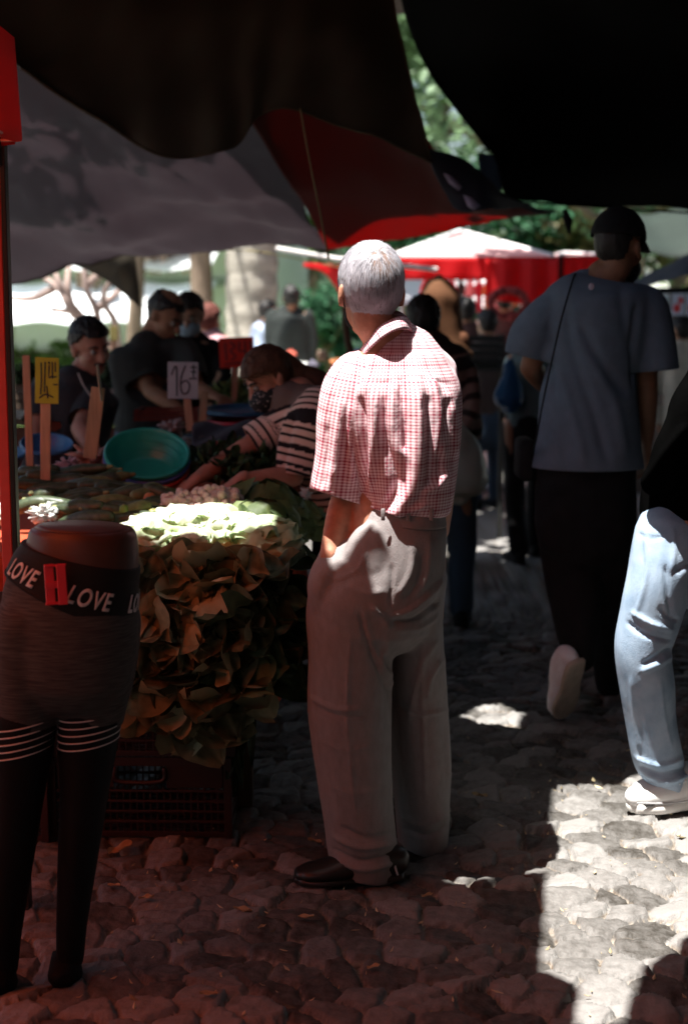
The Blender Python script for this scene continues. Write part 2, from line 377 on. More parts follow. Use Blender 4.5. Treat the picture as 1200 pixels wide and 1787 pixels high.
# ---------------------------------------------------------------- tarps
def patch(rows, nu=60, nv=40, bumpf=None):
    """smooth cloth through a table of points"""
    G = np.array([[list(p) for p in r] for r in rows], float)
    a, b = G.shape[:2]
    def cm(seq, t):
        n = len(seq) - 1; f = min(max(t, 0), 1) * n; i = min(int(f), n - 1); t = f - i
        p0 = seq[max(i - 1, 0)]; p1 = seq[i]; p2 = seq[i + 1]; p3 = seq[min(i + 2, n)]
        return .5 * ((2 * p1) + (p2 - p0) * t + (2 * p0 - 5 * p1 + 4 * p2 - p3) * t * t + (3 * p1 - p0 - 3 * p2 + p3) * t ** 3)
    out = Acc()
    cols = [[cm(G[i], j / nv) for j in range(nv + 1)] for i in range(a)]
    vs = []
    for i in range(nu + 1):
        for j in range(nv + 1):
            p = cm(np.array([cols[k][j] for k in range(a)]), i / nu)
            if bumpf: p = p + np.array(bumpf(i / nu, j / nv, p))
            vs.append(p)
    out.add(vs, [(i * (nv + 1) + j, (i + 1) * (nv + 1) + j, (i + 1) * (nv + 1) + j + 1, i * (nv + 1) + j + 1) for i in range(nu) for j in range(nv)])
    return out
def wr(amp, f, seed):
    def g(u, v, p):
        n_ = noise.fractal(Vector((p[0] * f, p[1] * f * .6, p[2] * f + seed)), 1, 2, 3, noise_basis='PERLIN_ORIGINAL')
        return (0, -amp * n_ * .4, amp * n_)
    return g
def seam_tarp(name, col, tr, tcol, **k): return pbr(name, col, .75, .22, 1.6, .35, 240, .3, trans=tr, tcol=tcol, bdist=.002, **k)
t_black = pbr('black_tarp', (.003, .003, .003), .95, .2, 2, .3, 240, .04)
t_brown = seam_tarp('dark_brown_tarp', (.034, .026, .015), .10, (.04, .024, .010))
t_grey = seam_tarp('grey_tarp', (.15, .15, .18), .34, (.25, .20, .22))
t_red = seam_tarp('dark_red_tarp', (.055, .009, .006), .36, (.55, .02, .015))
t_bright = pbr('bright_red_tarp', (.62, .015, .02), .6, .1, 2, .2, 200, .3, trans=.45, tcol=(.85, .02, .025))
t_roof = seam_tarp('unseen_roof_tarp', (.030, .024, .020), .05, (.05, .03, .02))

t_hem = pbr('black_hem', (.010, .010, .010), .9, .2, 30, .2, spec=.05); t_hem2 = pbr('brown_hem', (.05, .036, .022), .85, .2, 30, .2, spec=.1)
def hem_edge(par, pts, sub_=10, mat_=None):
    P = catmull([list(p) for p in pts], sub_); A = Acc(); A.tube([(p, .009, .006) for p in P], side=(0, 1, .3), n=6, sub=1); obj('hem', A, mat_ or t_hem, par)
# right black tarp: sags over the aisle from the frame's top to the man with the cap
rows = [
 [at(690, -60, 6.9), at(712, 40, 7.0), at(752, 130, 7.2), at(812, 210, 7.4), at(858, 275, 7.6), at(884, 352, 7.9)],
 [at(860, -60, 6.3), at(870, 40, 6.6), at(885, 130, 7.0), at(900, 210, 7.3), at(930, 290, 7.7), at(960, 356, 8.1)],
 [at(1050, -60, 5.9), at(1050, 40, 6.4), at(1060, 130, 6.9), at(1060, 210, 7.3), at(1070, 300, 7.8), at(1085, 364, 8.3)],
 [at(1280, -60, 5.7), at(1280, 40, 6.2), at(1290, 130, 6.7), at(1290, 210, 7.1), at(1300, 300, 7.7), at(1300, 378, 8.3)],
 [at(1500, -60, 5.7), at(1500, 40, 6.2), at(1500, 130, 6.7), at(1500, 210, 7.1), at(1500, 300, 7.7), at(1500, 390, 8.3)]]
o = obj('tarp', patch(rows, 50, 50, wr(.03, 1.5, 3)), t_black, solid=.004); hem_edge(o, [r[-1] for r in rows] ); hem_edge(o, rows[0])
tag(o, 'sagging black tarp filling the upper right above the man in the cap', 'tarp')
# dark brown tarp, top middle, with its bellied lower edge
rows = [
 [at(-160, -80, 6.2), at(-120, -30, 6.1), at(-60, 30, 6.0), at(-20, 80, 5.9), at(35, 118, 5.8)],
 [at(60, -80, 6.2), at(70, 0, 6.1), at(90, 90, 6.0), at(120, 160, 5.9), at(168, 203, 5.8)],
 [at(230, -80, 6.3), at(240, 10, 6.1), at(250, 110, 6.0), at(262, 200, 5.85), at(280, 264, 5.8)],
 [at(370, -80, 6.3), at(375, 10, 6.1), at(380, 100, 6.0), at(390, 190, 5.85), at(402, 252, 5.8)],
 [at(480, -80, 6.3), at(478, 0, 6.1), at(474, 70, 6.0), at(470, 140, 5.9), at(468, 192, 5.85)],
 [at(580, -80, 6.3), at(585, 0, 6.15), at(590, 70, 6.0), at(598, 145, 5.95), at(605, 214, 5.9)],
 [at(672, -80, 6.4), at(690, 30, 6.2), at(712, 110, 6.1), at(732, 200, 6.05), at(750, 290, 6.0)]]
def belly(u, v, p):
    n_ = noise.fractal(Vector((p[0] * 2.2 + 1.5 * v, p[1], p[2] * .8)), 1, 2, 3, noise_basis='PERLIN_ORIGINAL')
    f = .05 * math.sin((u * 9 + v * 2.2)) * v
    g = .018 * math.sin(u * 46 + v * 3 + 2 * n_) * v; return (0, -.05 * n_ + f + g, .03 * n_)
PB = patch(rows, 90, 50, belly); o = obj('tarp', PB, t_brown, solid=.004); hem_edge(o, [PB.v[i * 51 + 50] for i in range(91)], 1, t_hem2); hem_edge(o, [PB.v[90 * 51 + j] for j in range(51)], 1, t_hem2)
tag(o, 'dark brown tarp across the top with a bellied lower edge, nearest of the tarps', 'tarp')
# grey tarp at the left
rows = [
 [at(-220, 60, 7.0), at(-200, 190, 7.2), at(-180, 310, 7.6), at(-150, 410, 8.1), at(-120, 500, 8.6)],
 [at(-40, 70, 6.9), at(-20, 200, 7.2), at(-10, 310, 7.6), at(10, 410, 8.1), at(30, 484, 8.5)],
 [at(110, 90, 6.9), at(120, 210, 7.2), at(130, 320, 7.6), at(145, 410, 8.0), at(155, 462, 8.4)],
 [at(240, 130, 6.9), at(245, 230, 7.2), at(250, 320, 7.6), at(255, 390, 8.0), at(262, 430, 8.4)],
 [at(380, 150, 6.9), at(390, 240, 7.2), at(400, 320, 7.6), at(405, 390, 8.0), at(410, 434, 8.4)],
 [at(440, 150, 6.9), at(475, 245, 7.2), at(515, 330, 7.6), at(550, 390, 8.0), at(585, 432, 8.3)]]
def gwr(u, v, p):
    n_ = noise.fractal(Vector((p[0] * 1.7 - p[1], p[1] * 1.4, p[2] * 2)), 1, 2, 4, noise_basis='PERLIN_ORIGINAL')
    return (0, -.02 * n_, .06 * n_ + .035 * math.sin(3.5 * u + 16 * v) * (1 - u) + .012 * math.sin(9 * u + 31 * v))
PB = patch(rows, 90, 50, gwr); o = obj('tarp', PB, t_grey, solid=.004); hem_edge(o, [PB.v[i * 51 + 50] for i in range(91)], 1, t_hem2)
tag(o, 'blue-grey tarp sloping down over the vendors at the left', 'tarp')
# dark red tarp behind the brown one
rows = [
 [at(410, 170, 6.9), at(462, 245, 7.2), at(510, 325, 7.5), at(545, 385, 7.9), at(572, 431, 8.2)],
 [at(560, 130, 6.9), at(600, 230, 7.2), at(630, 310, 7.5), at(650, 370, 7.9), at(665, 417, 8.2)],
 [at(700, 160, 6.8), at(725, 250, 7.1), at(745, 310, 7.4), at(760, 360, 7.7), at(775, 402, 8.0)],
 [at(745, 262, 6.6), at(790, 310, 6.9), at(830, 345, 7.2), at(875, 370, 7.5), at(915, 382, 7.8)],
 [at(752, 285, 6.5), at(830, 335, 6.8), at(880, 350, 7.1), at(925, 362, 7.4), at(966, 372, 7.7)]]
o = obj('tarp', patch(rows, 70, 40, wr(.03, 2, 9)), t_red, solid=.004)
tag(o, 'dark red tarp glowing red along its lower edge, behind the brown tarp', 'tarp')
# folded blue-black corner with pale torn spots, where the light gap ends
blk = seam_tarp('blue_black_tarp', (.05, .055, .075), .2, (.10, .11, .16)); lil = seam_tarp('pale_lilac_patch', (.42, .40, .55), .3, (.45, .42, .6))
tp = empty('tarp_corner', at(830, 350, 6.4))
rows = [[at(742, 258, 6.4), at(752, 290, 6.4), at(768, 325, 6.4), at(790, 360, 6.4)],
        [at(800, 272, 6.5), at(806, 300, 6.45), at(810, 335, 6.4), at(812, 368, 6.4)],
        [at(838, 300, 6.6), at(848, 320, 6.5), at(850, 345, 6.45), at(856, 362, 6.45)],
        [at(880, 345, 6.8), at(905, 352, 6.8), at(900, 358, 6.8), at(895, 364, 6.8)],
        [at(968, 370, 7.2), at(969, 371, 7.2), at(969, 372, 7.2), at(967, 374, 7.2)]]
obj('fold', patch(rows, 30, 14, wr(.015, 6, 4)), blk, tp, solid=.004)
for q in ([(773, 302), (786, 306), (806, 326), (800, 333), (783, 320)], [(808, 340), (822, 345), (838, 360), (826, 367), (815, 360)]):
    A = Acc(); A.add([at(x, y, 6.34) for x, y in q], [tuple(range(len(q)))]); obj('pale_spot', A, lil, tp, solid=.003)
A = Acc(); fl = [(833, 268), (860, 270), (868, 290), (875, 325), (873, 346), (858, 338), (843, 318), (836, 298)]
blue_f = seam_tarp('blue_flap', (.10, .14, .19), .4, (.16, .22, .30))
A.add([at(x, y, 7.0) for x, y in fl], [tuple(range(len(fl)))]); obj('flap', A, blue_f, tp, solid=.004)
tag(tp, 'blue-black folded tarp corner with pale spots and a hanging flap under the bright gap', 'tarp')
# dark pennant-shaped tarp corner hanging at the left over the vendors
A = Acc(); q = [(128, 462), (238, 415), (236, 450), (243, 500), (244, 536), (225, 520), (190, 492), (160, 475)]
A.add([at(x, y, 9.0 - .3 * (x - 128) / 110) for x, y in q], [tuple(range(len(q)))])
tag(obj('tarp', A, t_brown, solid=.005), 'small dark triangular tarp corner hanging below the grey tarp', 'tarp')

# unseen roof tarp added to darken the aisle, gaps cut where sun patches should land
H = 2.98
def up(p): p = Vector(p); k = (H - p.z) / S.z; return (p.x + S.x * k, p.y + S.y * k)
gaps = [
 [gnd(x, y) for x, y in ((966, 1374), (1010, 1362), (1060, 1366), (1110, 1352), (1200, 1338), (1330, 1380), (1330, 1625), (1200, 1636), (1120, 1690), (1082, 1787), (1000, 1787), (1010, 1722), (940, 1694), (950, 1560))],
 [gnd(x, y) for x, y in ((805, 1252), (830, 1236), (870, 1229), (915, 1246), (900, 1262), (850, 1262))],
 [Vector((x, y, .9)) for x, y in ((-.66, 4.0), (-.20, 3.97), (-.17, 4.2), (-.36, 4.34), (-.62, 4.30))],
 [Vector((x, y, .86)) for x, y in ((-1.2, 4.28), (-.86, 4.28), (-.84, 4.42), (-.96, 4.52), (-1.2, 4.5))]]
gap2 = [[up(p) for p in g] for g in gaps]
def hull(P):
    P = sorted(set((round(a, 4), round(b, 4)) for a, b in P)); out = []
    for seq in (P, P[::-1]):
        h = []
        for p in seq:
            while len(h) > 1 and (h[-1][0] - h[-2][0]) * (p[1] - h[-2][1]) - (h[-1][1] - h[-2][1]) * (p[0] - h[-2][0]) <= 0: h.pop()
            h.append(p)
        out += h[:-1]
    return out
def deep(pts, Y, y0, y1):
    q = [at(x, y, Y) for x, y in pts]; return hull([up((p.x, yy, p.z)) for p in q for yy in (y0, y1)])
gap2.append(deep(((585, 640), (585, 418), (668, 418), (700, 560), (740, 600), (808, 660), (806, 690)), 3.55, 3.44, 3.64))
gap2.append(deep(((590, 640), (800, 650), (806, 720), (770, 800), (745, 850), (700, 892), (668, 892), (650, 850), (620, 700)), 3.47, 3.463, 3.485))
gap2.append(deep(((545, 640), (620, 640), (618, 860), (600, 900), (545, 850)), 3.55, 3.49, 3.58))
gap2.append(deep(((632, 946), (712, 935), (727, 985), (680, 1030)), 3.45, 3.440, 3.47))
gap2.append(deep(((1100, 935), (1330, 935), (1330, 1130), (1075, 1130)), 4.08, 4.03, 4.16))
gap2.append(deep(((1085, 1290), (1330, 1290), (1330, 1430), (1085, 1430)), 4.08, 4.0, 4.2))
def inside(p, poly):
    c = False; n = len(poly); j = n - 1
    for i in range(n):
        (xi, yi), (xj, yj) = poly[i][:2], poly[j][:2]
        if (yi > p[1]) != (yj > p[1]) and p[0] < (xj - xi) * (p[1] - yi) / (yj - yi) + xi: c = not c
        j = i
    return c
outer = [(-1.27, -4.5), (3.9, -4.5), (3.9, 7.3), (.95, 7.3), (.28, 7.6), (-.30, 8.0), (-1.05, 6.75), (-3.9, 6.9), (-3.9, 3.08), (-1.27, 3.08)]
vs = [Vector(p) for p in outer]; es = [(i, (i + 1) % len(outer)) for i in range(len(outer))]
for g in gap2:
    b = len(vs); vs += [Vector(p) for p in g]; es += [(b + i, b + (i + 1) % len(g)) for i in range(len(g))]
for i in range(26):
    for j in range(42):
        p = (-3.8 + i * .3 + random.uniform(-.02, .02), -4.4 + j * .3)
        if inside(p, outer): vs.append(Vector(p))
rv, re_, rf, *_ = delaunay_2d_cdt(vs, es, [], 0, 1e-5)
ff = []
for f in rf:
    c = ((rv[f[0]].x + rv[f[1]].x + rv[f[2]].x) / 3, (rv[f[0]].y + rv[f[1]].y + rv[f[2]].y) / 3)
    if inside(c, outer) and not any(inside(c, g) for g in gap2): ff.append(tuple(f))
A = Acc(); A.add([(p.x, p.y, H + .02 * math.sin(p.x * 3) * math.sin(p.y * 2)) for p in rv], ff)
tag(obj('tarp', A, t_roof, smooth=False), 'unseen dark roof tarp added over the aisle, gaps cut to place the sun patches', 'tarp')

# ---------------------------------------------------------------- red pop-up tent at the left, with its pole
def red_tent():
    t = empty('market_tent', (-.80, 3.42, 0)); Hc = .028
    x0, x1, y0, y1, ez = -3.75, -.785, .45, 3.42, 2.13; cxp, cyp = (x0 + x1) / 2, (y0 + y1) / 2
    A = Acc()
    def roof(u, v):
        x = x0 + (x1 - x0) * u; y = y0 + (y1 - y0) * v; d = 1 - max(abs(2 * u - 1), abs(2 * v - 1))
        return (x, y, ez + .75 * d ** .9 + .012 * math.sin(u * 14) * math.sin(v * 17))
    A.grid(roof, 40, 40)
    red = pbr('tent_red', (.60, .012, .018), .65, .1, 3, .25, 260, .3, trans=.42, tcol=(.95, .15, .045))
    obj('canopy', A, red, t)
    A = Acc()
    def val(path):
        def g(u, v):
            n = len(path) - 1; f = u * n; i = min(int(f), n - 1); a = Vector(path[i]); b = Vector(path[i + 1]); p = a.lerp(b, f - i)
            wv = .012 * math.sin(u * 60) * v + .01 * math.sin(u * 23 + 2) * v
            return (p.x + wv, p.y + wv * .6, ez - .02 - .225 * v - (.018 * abs(math.sin(u * 40)) if v > .95 else 0))
        return g
    A.grid(val([(x0, y1, 0), (x1 + .03, y1 - .04, 0)]), 60, 8); A.grid(val([(x1 + .03, y1 - .04, 0), (x1 + .02, y0, 0)]), 60, 8)
    A.grid(val([(x0, y0, 0), (x1, y0, 0)]), 60, 8)
    obj('valance', A, red, t, solid=.003)
    hem = pbr('tent_hem', (.62, .25, .2), .8, .1, 40, .2); A = Acc()
    A.tube([((x0, y1, ez - .245), .004), ((x1 + .03, y1 - .043, ez - .25), .004), ((x1 + .023, y0, ez - .25), .004)], n=6, sub=1, side=(0, 0, 1)); obj('hem', A, hem, t)
    pole = pbr('pole_red', (.55, .05, .035), .45, .25, 8, .15, 60, .5); dk = pbr('pole_dark', (.015, .014, .013), .5, .3, 12, .1)
    for (x, y, vis) in ((-.812, 3.40, 1), (x0 + .05, y1, 0), (x0 + .05, y0, 0), (-.82, y0, 0)):
        A = Acc(); A.box((x, y, 1.05), (.026, .03, 2.1)); o_ = obj('pole', A, pole, t, False, bevel=.003)
        A = Acc(); A.box((x + .020, y - .002, 1.03), (.012, .034, 2.06)); obj('pole_track', A, dk, t, False, bevel=.002)
        A = Acc(); A.box((x, y, .006), (.05, .05, .010)); obj('foot_plate', A, dk, t, False, bevel=.002)
        A = Acc(); A.box((x - .004, y - .004, 1.86), (.046, .048, .075)); A.box((x - .03, y, 1.875), (.03, .03, .03)); A.ell((x + .004, y - .03, 1.845), .0065); obj('sliding_bracket', A, dk, t, False, bevel=.004)
    dkm = dk
    for a, b in (((x0 + .05, y1, 2.09), (x1 - .06, y1, 2.09)), ((-.82, y0, 2.09), (-.82, y1 - .03, 2.09)), ((x0 + .05, y0, 2.09), (-.82, y0, 2.09))):
        A = Acc(); A.tube([(a, .012), (b, .012)], n=6, side=(0, 0, 1)); obj('roof_bar', A, dkm, t)
    tag(t, 'red pop-up market tent with a red and black pole at the left edge', 'tent')
red_tent()
# ---------------------------------------------------------------- people
def frame(f, u=(0, 0, 1)):
    f = nrm(f); u = nrm(np.array(u, float) - f * np.dot(f, u)); r = np.cross(f, u); return r, f, u
def head(A, c, f, u=(0, 0, 1), s=.93, neck=None, ear=1):
    r, f, u = frame(f, u); c = np.array(c, float); P = lambda x, y, z: c + s * (r * x + f * y + u * z); ax = (r, f, u)
    A.ell(P(0, -.012, .035), (.075 * s, .096 * s, .088 * s), ax, 24, 16)
    A.ell(P(0, .030, -.035), (.060 * s, .062 * s, .080 * s), ax, 20, 12)
    A.ell(P(0, .050, -.092), (.036 * s, .036 * s, .028 * s), ax)
    A.ell(P(0, .066, .028), (.050 * s, .026 * s, .018 * s), ax)
    for k in (-1, 1):
        if ear > 1: A.ell(P(k * .088, -.016, -.010), (.008 * s, .017 * s, .034 * s), (nrm(r - f * .5 * k), f, nrm(u - f * .15)))
        A.ell(P(k * .040, .052, -.030), (.022 * s, .030 * s, .022 * s), ax)
        A.ell(P(k * .078, -.008, -.012), (.010 * s, .019 * s, .033 * s), (nrm(r * 1 + f * .45 * k * -1), f, nrm(u - f * .2)))
        A.ell(P(k * .084, -.018, .000), (.006 * s, .012 * s, .022 * s), ax)
    A.tube([(P(0, .086, .018), .009 * s), (P(0, .098, -.008), .012 * s), (P(0, .108, -.030), .015 * s)], side=r, n=10)
    A.ell(P(0, .094, -.034), (.019 * s, .014 * s, .010 * s), ax)
    A.ell(P(0, .080, -.062), (.026 * s, .016 * s, .012 * s), ax)
    if neck is not None: A.tube([(P(0, -.020, -.02), .056 * s, .060 * s), (P(0, -.022, -.08), .054 * s, .058 * s), (neck, .062 * s, .064 * s)], side=r)
def face_bits(parent, c, f, u=(0, 0, 1), s=.93, mouth=True):
    r, f, u = frame(f, u); c = np.array(c, float); P = lambda x, y, z: c + s * (r * x + f * y + u * z)
    for k in (-1, 1):
        A = Acc(); A.ell(P(k * .031, .080, .004), .0125 * s, (r, f, u), 12, 8); A.m = 1; A.ell(P(k * .031, .0885, .003), .0062 * s, (r, f, u), 10, 8)
        obj('eye', A, [M['eye'], M['iris']], parent)
        A = Acc(); A.tube([(P(k * .014, .094, .026), .0035), (P(k * .032, .092, .032), .0042), (P(k * .052, .078, .027), .003)], side=r, n=6); obj('eyebrow', A, M['hair_dark'], parent)
    if mouth:
        A = Acc(); A.tube([(P(-.022, .086, -.062), .003, .004), (P(0, .098, -.060), .005, .0065), (P(.022, .086, -.062), .003, .004)], side=u, n=8); obj('mouth', A, M['lips'], parent)
def hand(A, W, d, n, thumb, s=1.0, curl=.5):
    W = np.array(W, float); d = nrm(d); n = nrm(np.array(n, float) - d * np.dot(n, d)); tv = np.cross(d, n) * thumb
    A.tube([(W - d * .02, .026 * s, .019 * s), (W + d * .02 * s, .032 * s, .017 * s), (W + d * .085 * s, .041 * s, .013 * s)], side=tv, n=12)
    for i, L in enumerate((.070, .079, .073, .057)):
        p = W + d * .078 * s + tv * (.0305 - .0205 * i) * s; keys = [(p, .0092 * s)]
        an = 0
        for k, (fr, st) in enumerate(((.44, .45), (.31, .95), (.25, .75))):
            an += curl * st; q = d * math.cos(an) + n * math.sin(an) + tv * (.10 - .07 * i) ; p = p + nrm(q) * L * fr * s * 1.05; keys.append((p, (.0086, .0078, .0066)[k] * s))
        A.tube(keys, side=tv, n=8, sub=3)
    p = W + d * .022 * s + tv * .028 * s; q = nrm(tv * .8 + d * .7 + n * .35); q2 = nrm(tv * .35 + d * 1.0 + n * .5)
    A.tube([(p, .0125 * s), (p + q * .035 * s, .0115 * s), (p + q * .035 * s + q2 * .030 * s, .0095 * s), (p + q * .035 * s + q2 * .052 * s, .0075 * s)], side=n, n=8, sub=3)
def body_acc(J, s=1.0, legs=True, arms=(1, 1)):
    A = Acc(); ch, pv, nk = [np.array(J[k], float) for k in ('chest', 'pelvis', 'neck')]
    fr = J['front']; side = J.get('side', np.cross(nrm(fr), (0, 0, 1)))
    A.tube([(pv, .135 * s, .09 * s), ((pv * .5 + ch * .5), .115 * s, .085 * s), (ch, .14 * s, .095 * s), (ch * .35 + nk * .65, .13 * s, .07 * s), (nk, .06 * s, .055 * s)], side=side, n=20)
    head(A, J['head'], J['f'], J.get('u', (0, 0, 1)), .93 * s * J.get('hs', 1), nk, J.get('ear', 1))
    for i in (0, 1):
        if not arms[i]: continue
        sh, el, wr_ = [np.array(J[k][i], float) for k in ('sh', 'el', 'wr')]
        A.tube([(ch * .45 + nk * .2 + sh * .35, .05 * s), (sh, .05 * s)], n=12)
        A.tube([(sh, .050 * s), (sh * .5 + el * .5, .044 * s), (el, .037 * s)], n=14); A.tube([(el, .038 * s), (el * .65 + wr_ * .35, .038 * s), (wr_, .025 * s, .021 * s)], n=14)
        if 'hd' in J and J['hd'][i]: d, n, th, cu = J['hd'][i]; hand(A, wr_, d, n, th, s, cu)
    if legs:
        for i in (0, 1):
            hp, kn, an, to = [np.array(J[k][i], float) for k in ('hip', 'kn', 'an', 'toe')]
            A.tube([(pv * .4 + hp * .6, .08 * s), (hp, .08 * s), (kn, .052 * s)], n=14); A.tube([(kn, .052 * s), (kn * .65 + an * .35, .05 * s), (an, .034 * s)], n=14)
            A.tube([(an, .034 * s), (an * .4 + to * .6, .03 * s, .03 * s), (to, .028 * s, .02 * s)], n=10)
    return A
def make_body(J, mat, s=1.0, vox=.007, **k):
    P, N, Fc = remesh(body_acc(J, s, **k), vox, 3, .5)
    return obj('person', raw(P, Fc), mat)
def cloth(name, A, mat, parent, vox=.009, sm=6, cuts=(), amp=.006, scale=(5, 5, 2.2), seed=1, fold=None, coords=None, solid=.0025, axis=None):
    P, N, Fc = remesh(A, vox, sm, .5)
    if amp: P = P + N * (fbm(P, scale, seed, 2) * amp * 1.6)[:, None]
    if fold: P = folds(P, N, fold)
    if cuts: Fc = cut(P, Fc, cuts); P, Fc, N = compact(P, Fc, N)
    at_ = None
    if coords:
        best = None
        for keys, side in coords:
            u, v, d = axis_coords(P, keys, side)
            if best is None: U, Vv, best = u, v, d
            else: m = d < best; U = np.where(m, u, U); Vv = np.where(m, v, Vv); best = np.where(m, d, best)
        at_ = {'cloth': np.stack([U, Vv, U * 0], 1)}
    return obj(name, raw(P, Fc), mat, parent, attrs=at_, solid=solid)
def hair_shell(c, f, u, s, mat, parent, keep, grow=1.10, amp=.006, n=(64, 44), name='hair', seed=3, extra=None, drop=0):
    r, f, u = frame(f, u); c = np.array(c, float); cc = c + s * (f * -.012 + u * .035); A = Acc(); A.ell((0, 0, 0), 1, None, *n)
    V0 = np.array(A.v); P = []
    for v in V0:
        x, y, z = v; q = np.array([x * .075, y * .096, z * (.088 if z > 0 else .105)]) * grow * s
        nz = noise.fractal(Vector((x * 9, y * 9, z * 2.5 + seed)), 1, 2, 3, noise_basis='PERLIN_ORIGINAL')
        q = q * (1 + amp * 14 * nz); P.append(q)
    P = np.array(P); L = P / s + np.array([0, -.012, .035]); kp = np.array([keep(*l) for l in L])
    Fc = [q for q in A.f if all(kp[i] for i in q)]
    W = cc + P[:, 0:1] * r + P[:, 1:2] * f + P[:, 2:3] * u
    W, Fc = compact(W, Fc)
    B = raw(W, Fc)
    if extra: extra(B)
    return obj(name, B, mat, parent, solid=.008 * s)
def short_hair(x, y, z):
    if y > .055: return z > .064
    if y > .02: return z > .035 + (y - .02) * 1.1
    if y > -.02: return z > .012 + (y + .02) * .55 and not (abs(x) > .05 and z < .02 and y > -.01)
    return z > -.068
def strands(name, c, f, u, s, mat, parent, n, length, whorl, width=.0011, lift=.0015, keepf=None, seed=1, grow=1.12, down=.9, sparse=None):
    rnd = random.Random(seed); r, f, u = frame(f, u); c = np.array(c, float); cc = c + s * (f * -.012 + u * .035); ax = np.stack([r, f, u]); W0 = nrm(whorl); A = Acc()
    rad = np.array([.075, .096, .088]) * grow * s
    for _ in range(n):
        for _t in range(20):
            d = nrm([rnd.gauss(0, 1) for _ in range(3)]); l = d * np.array([.075, .096, .088 if d[2] > 0 else .105]) * grow + np.array([0, -.012, .035])
            if keepf(*l) and not (sparse and rnd.random() < sparse(d)): break
        else: continue
        pts = []; p = d.copy(); ln = length * rnd.uniform(.6, 1.25); lf = rnd.uniform(.3, 1.6)
        tw = np.array([rnd.gauss(0, .13) for _ in range(3)])
        for k in range(6):
            rr = np.array([rad[0], rad[1], rad[2] if p[2] > 0 else .105 * grow * s]); q = p * rr * (1 + lift * lf * k / s)
            pts.append(cc + q @ ax)
            g = p - W0 * np.dot(p, W0) ; g = nrm(p * np.dot(p, W0) - W0) if np.dot(p, W0) > .15 else np.array([0, 0, -1.])
            g = g + tw + np.array([0, 0, -down]); g = g - p * np.dot(g, p); p = nrm(p + nrm(g) * ln / 6 / .09)
        for k in range(5):
            a, b = pts[k], pts[k + 1]
            nn = nrm((a + b) / 2 - cc); sd = nrm(np.cross(b - a, nn)) * width * (1 - k * .14); sd2 = nrm(np.cross(b - a, nn)) * width * (1 - (k + 1) * .16)
            A.add([a - sd, a + sd, b + sd2, b - sd2], [(0, 1, 2, 3)])
    return obj(name, A, mat, parent, smooth=False)
def shoe(A_, heel, toe, w_=.045, h=.075, sole=.022, up_=(0, 0, 1), toe_up=0):
    """returns (upper, sole) shapes between heel and toe on the ground"""
    heel = np.array(heel, float); toe = np.array(toe, float); d = nrm(toe - heel); u = nrm(up_); sd = np.cross(d, u); L = np.linalg.norm(toe - heel); q = lambda x, z: heel + d * L * x + u * z
    tq = 1 + toe_up
    A_.tube([(q(.06, h * .60), w_ * .70, h * .50, sd), (q(.20, h * .62), w_ * .84, h * .58, sd), (q(.38, h * .58), w_ * .88, h * .54, sd), (q(.55, h * .47), w_ * .97, h * .42, sd), (q(.72, h * .37 * tq), w_ * 1.05, h * .32 * tq, sd), (q(.88, h * .32 * tq), w_ * .94, h * .26 * tq, sd), (q(.95, h * .30 * tq), w_ * .66, h * .2 * tq, sd)], n=20, sub=5)
    B = Acc(); B.tube([(q(.03, sole * .5), w_ * .72, sole * .5, sd), (q(.25, sole * .5), w_ * .84, sole * .5, sd), (q(.45, sole * .5), w_ * .82, sole * .5, sd), (q(.72, sole * .5), w_ * 1.08, sole * .5, sd), (q(.93, sole * .5), w_ * .8, sole * .5, sd), (q(.985, sole * .5), w_ * .4, sole * .45, sd)], n=20, sub=5, sq=3.5)
    return A_, B
def ring(py, xl, xr, Y, dep, side=(1, 0, 0)):
    """cross-section of a garment: half width from the photo at that height, half depth in metres"""
    c = at((xl + xr) / 2, py, Y); return (c, (xr - xl) / 2 * mpp(Y) * 1.0, dep, side)

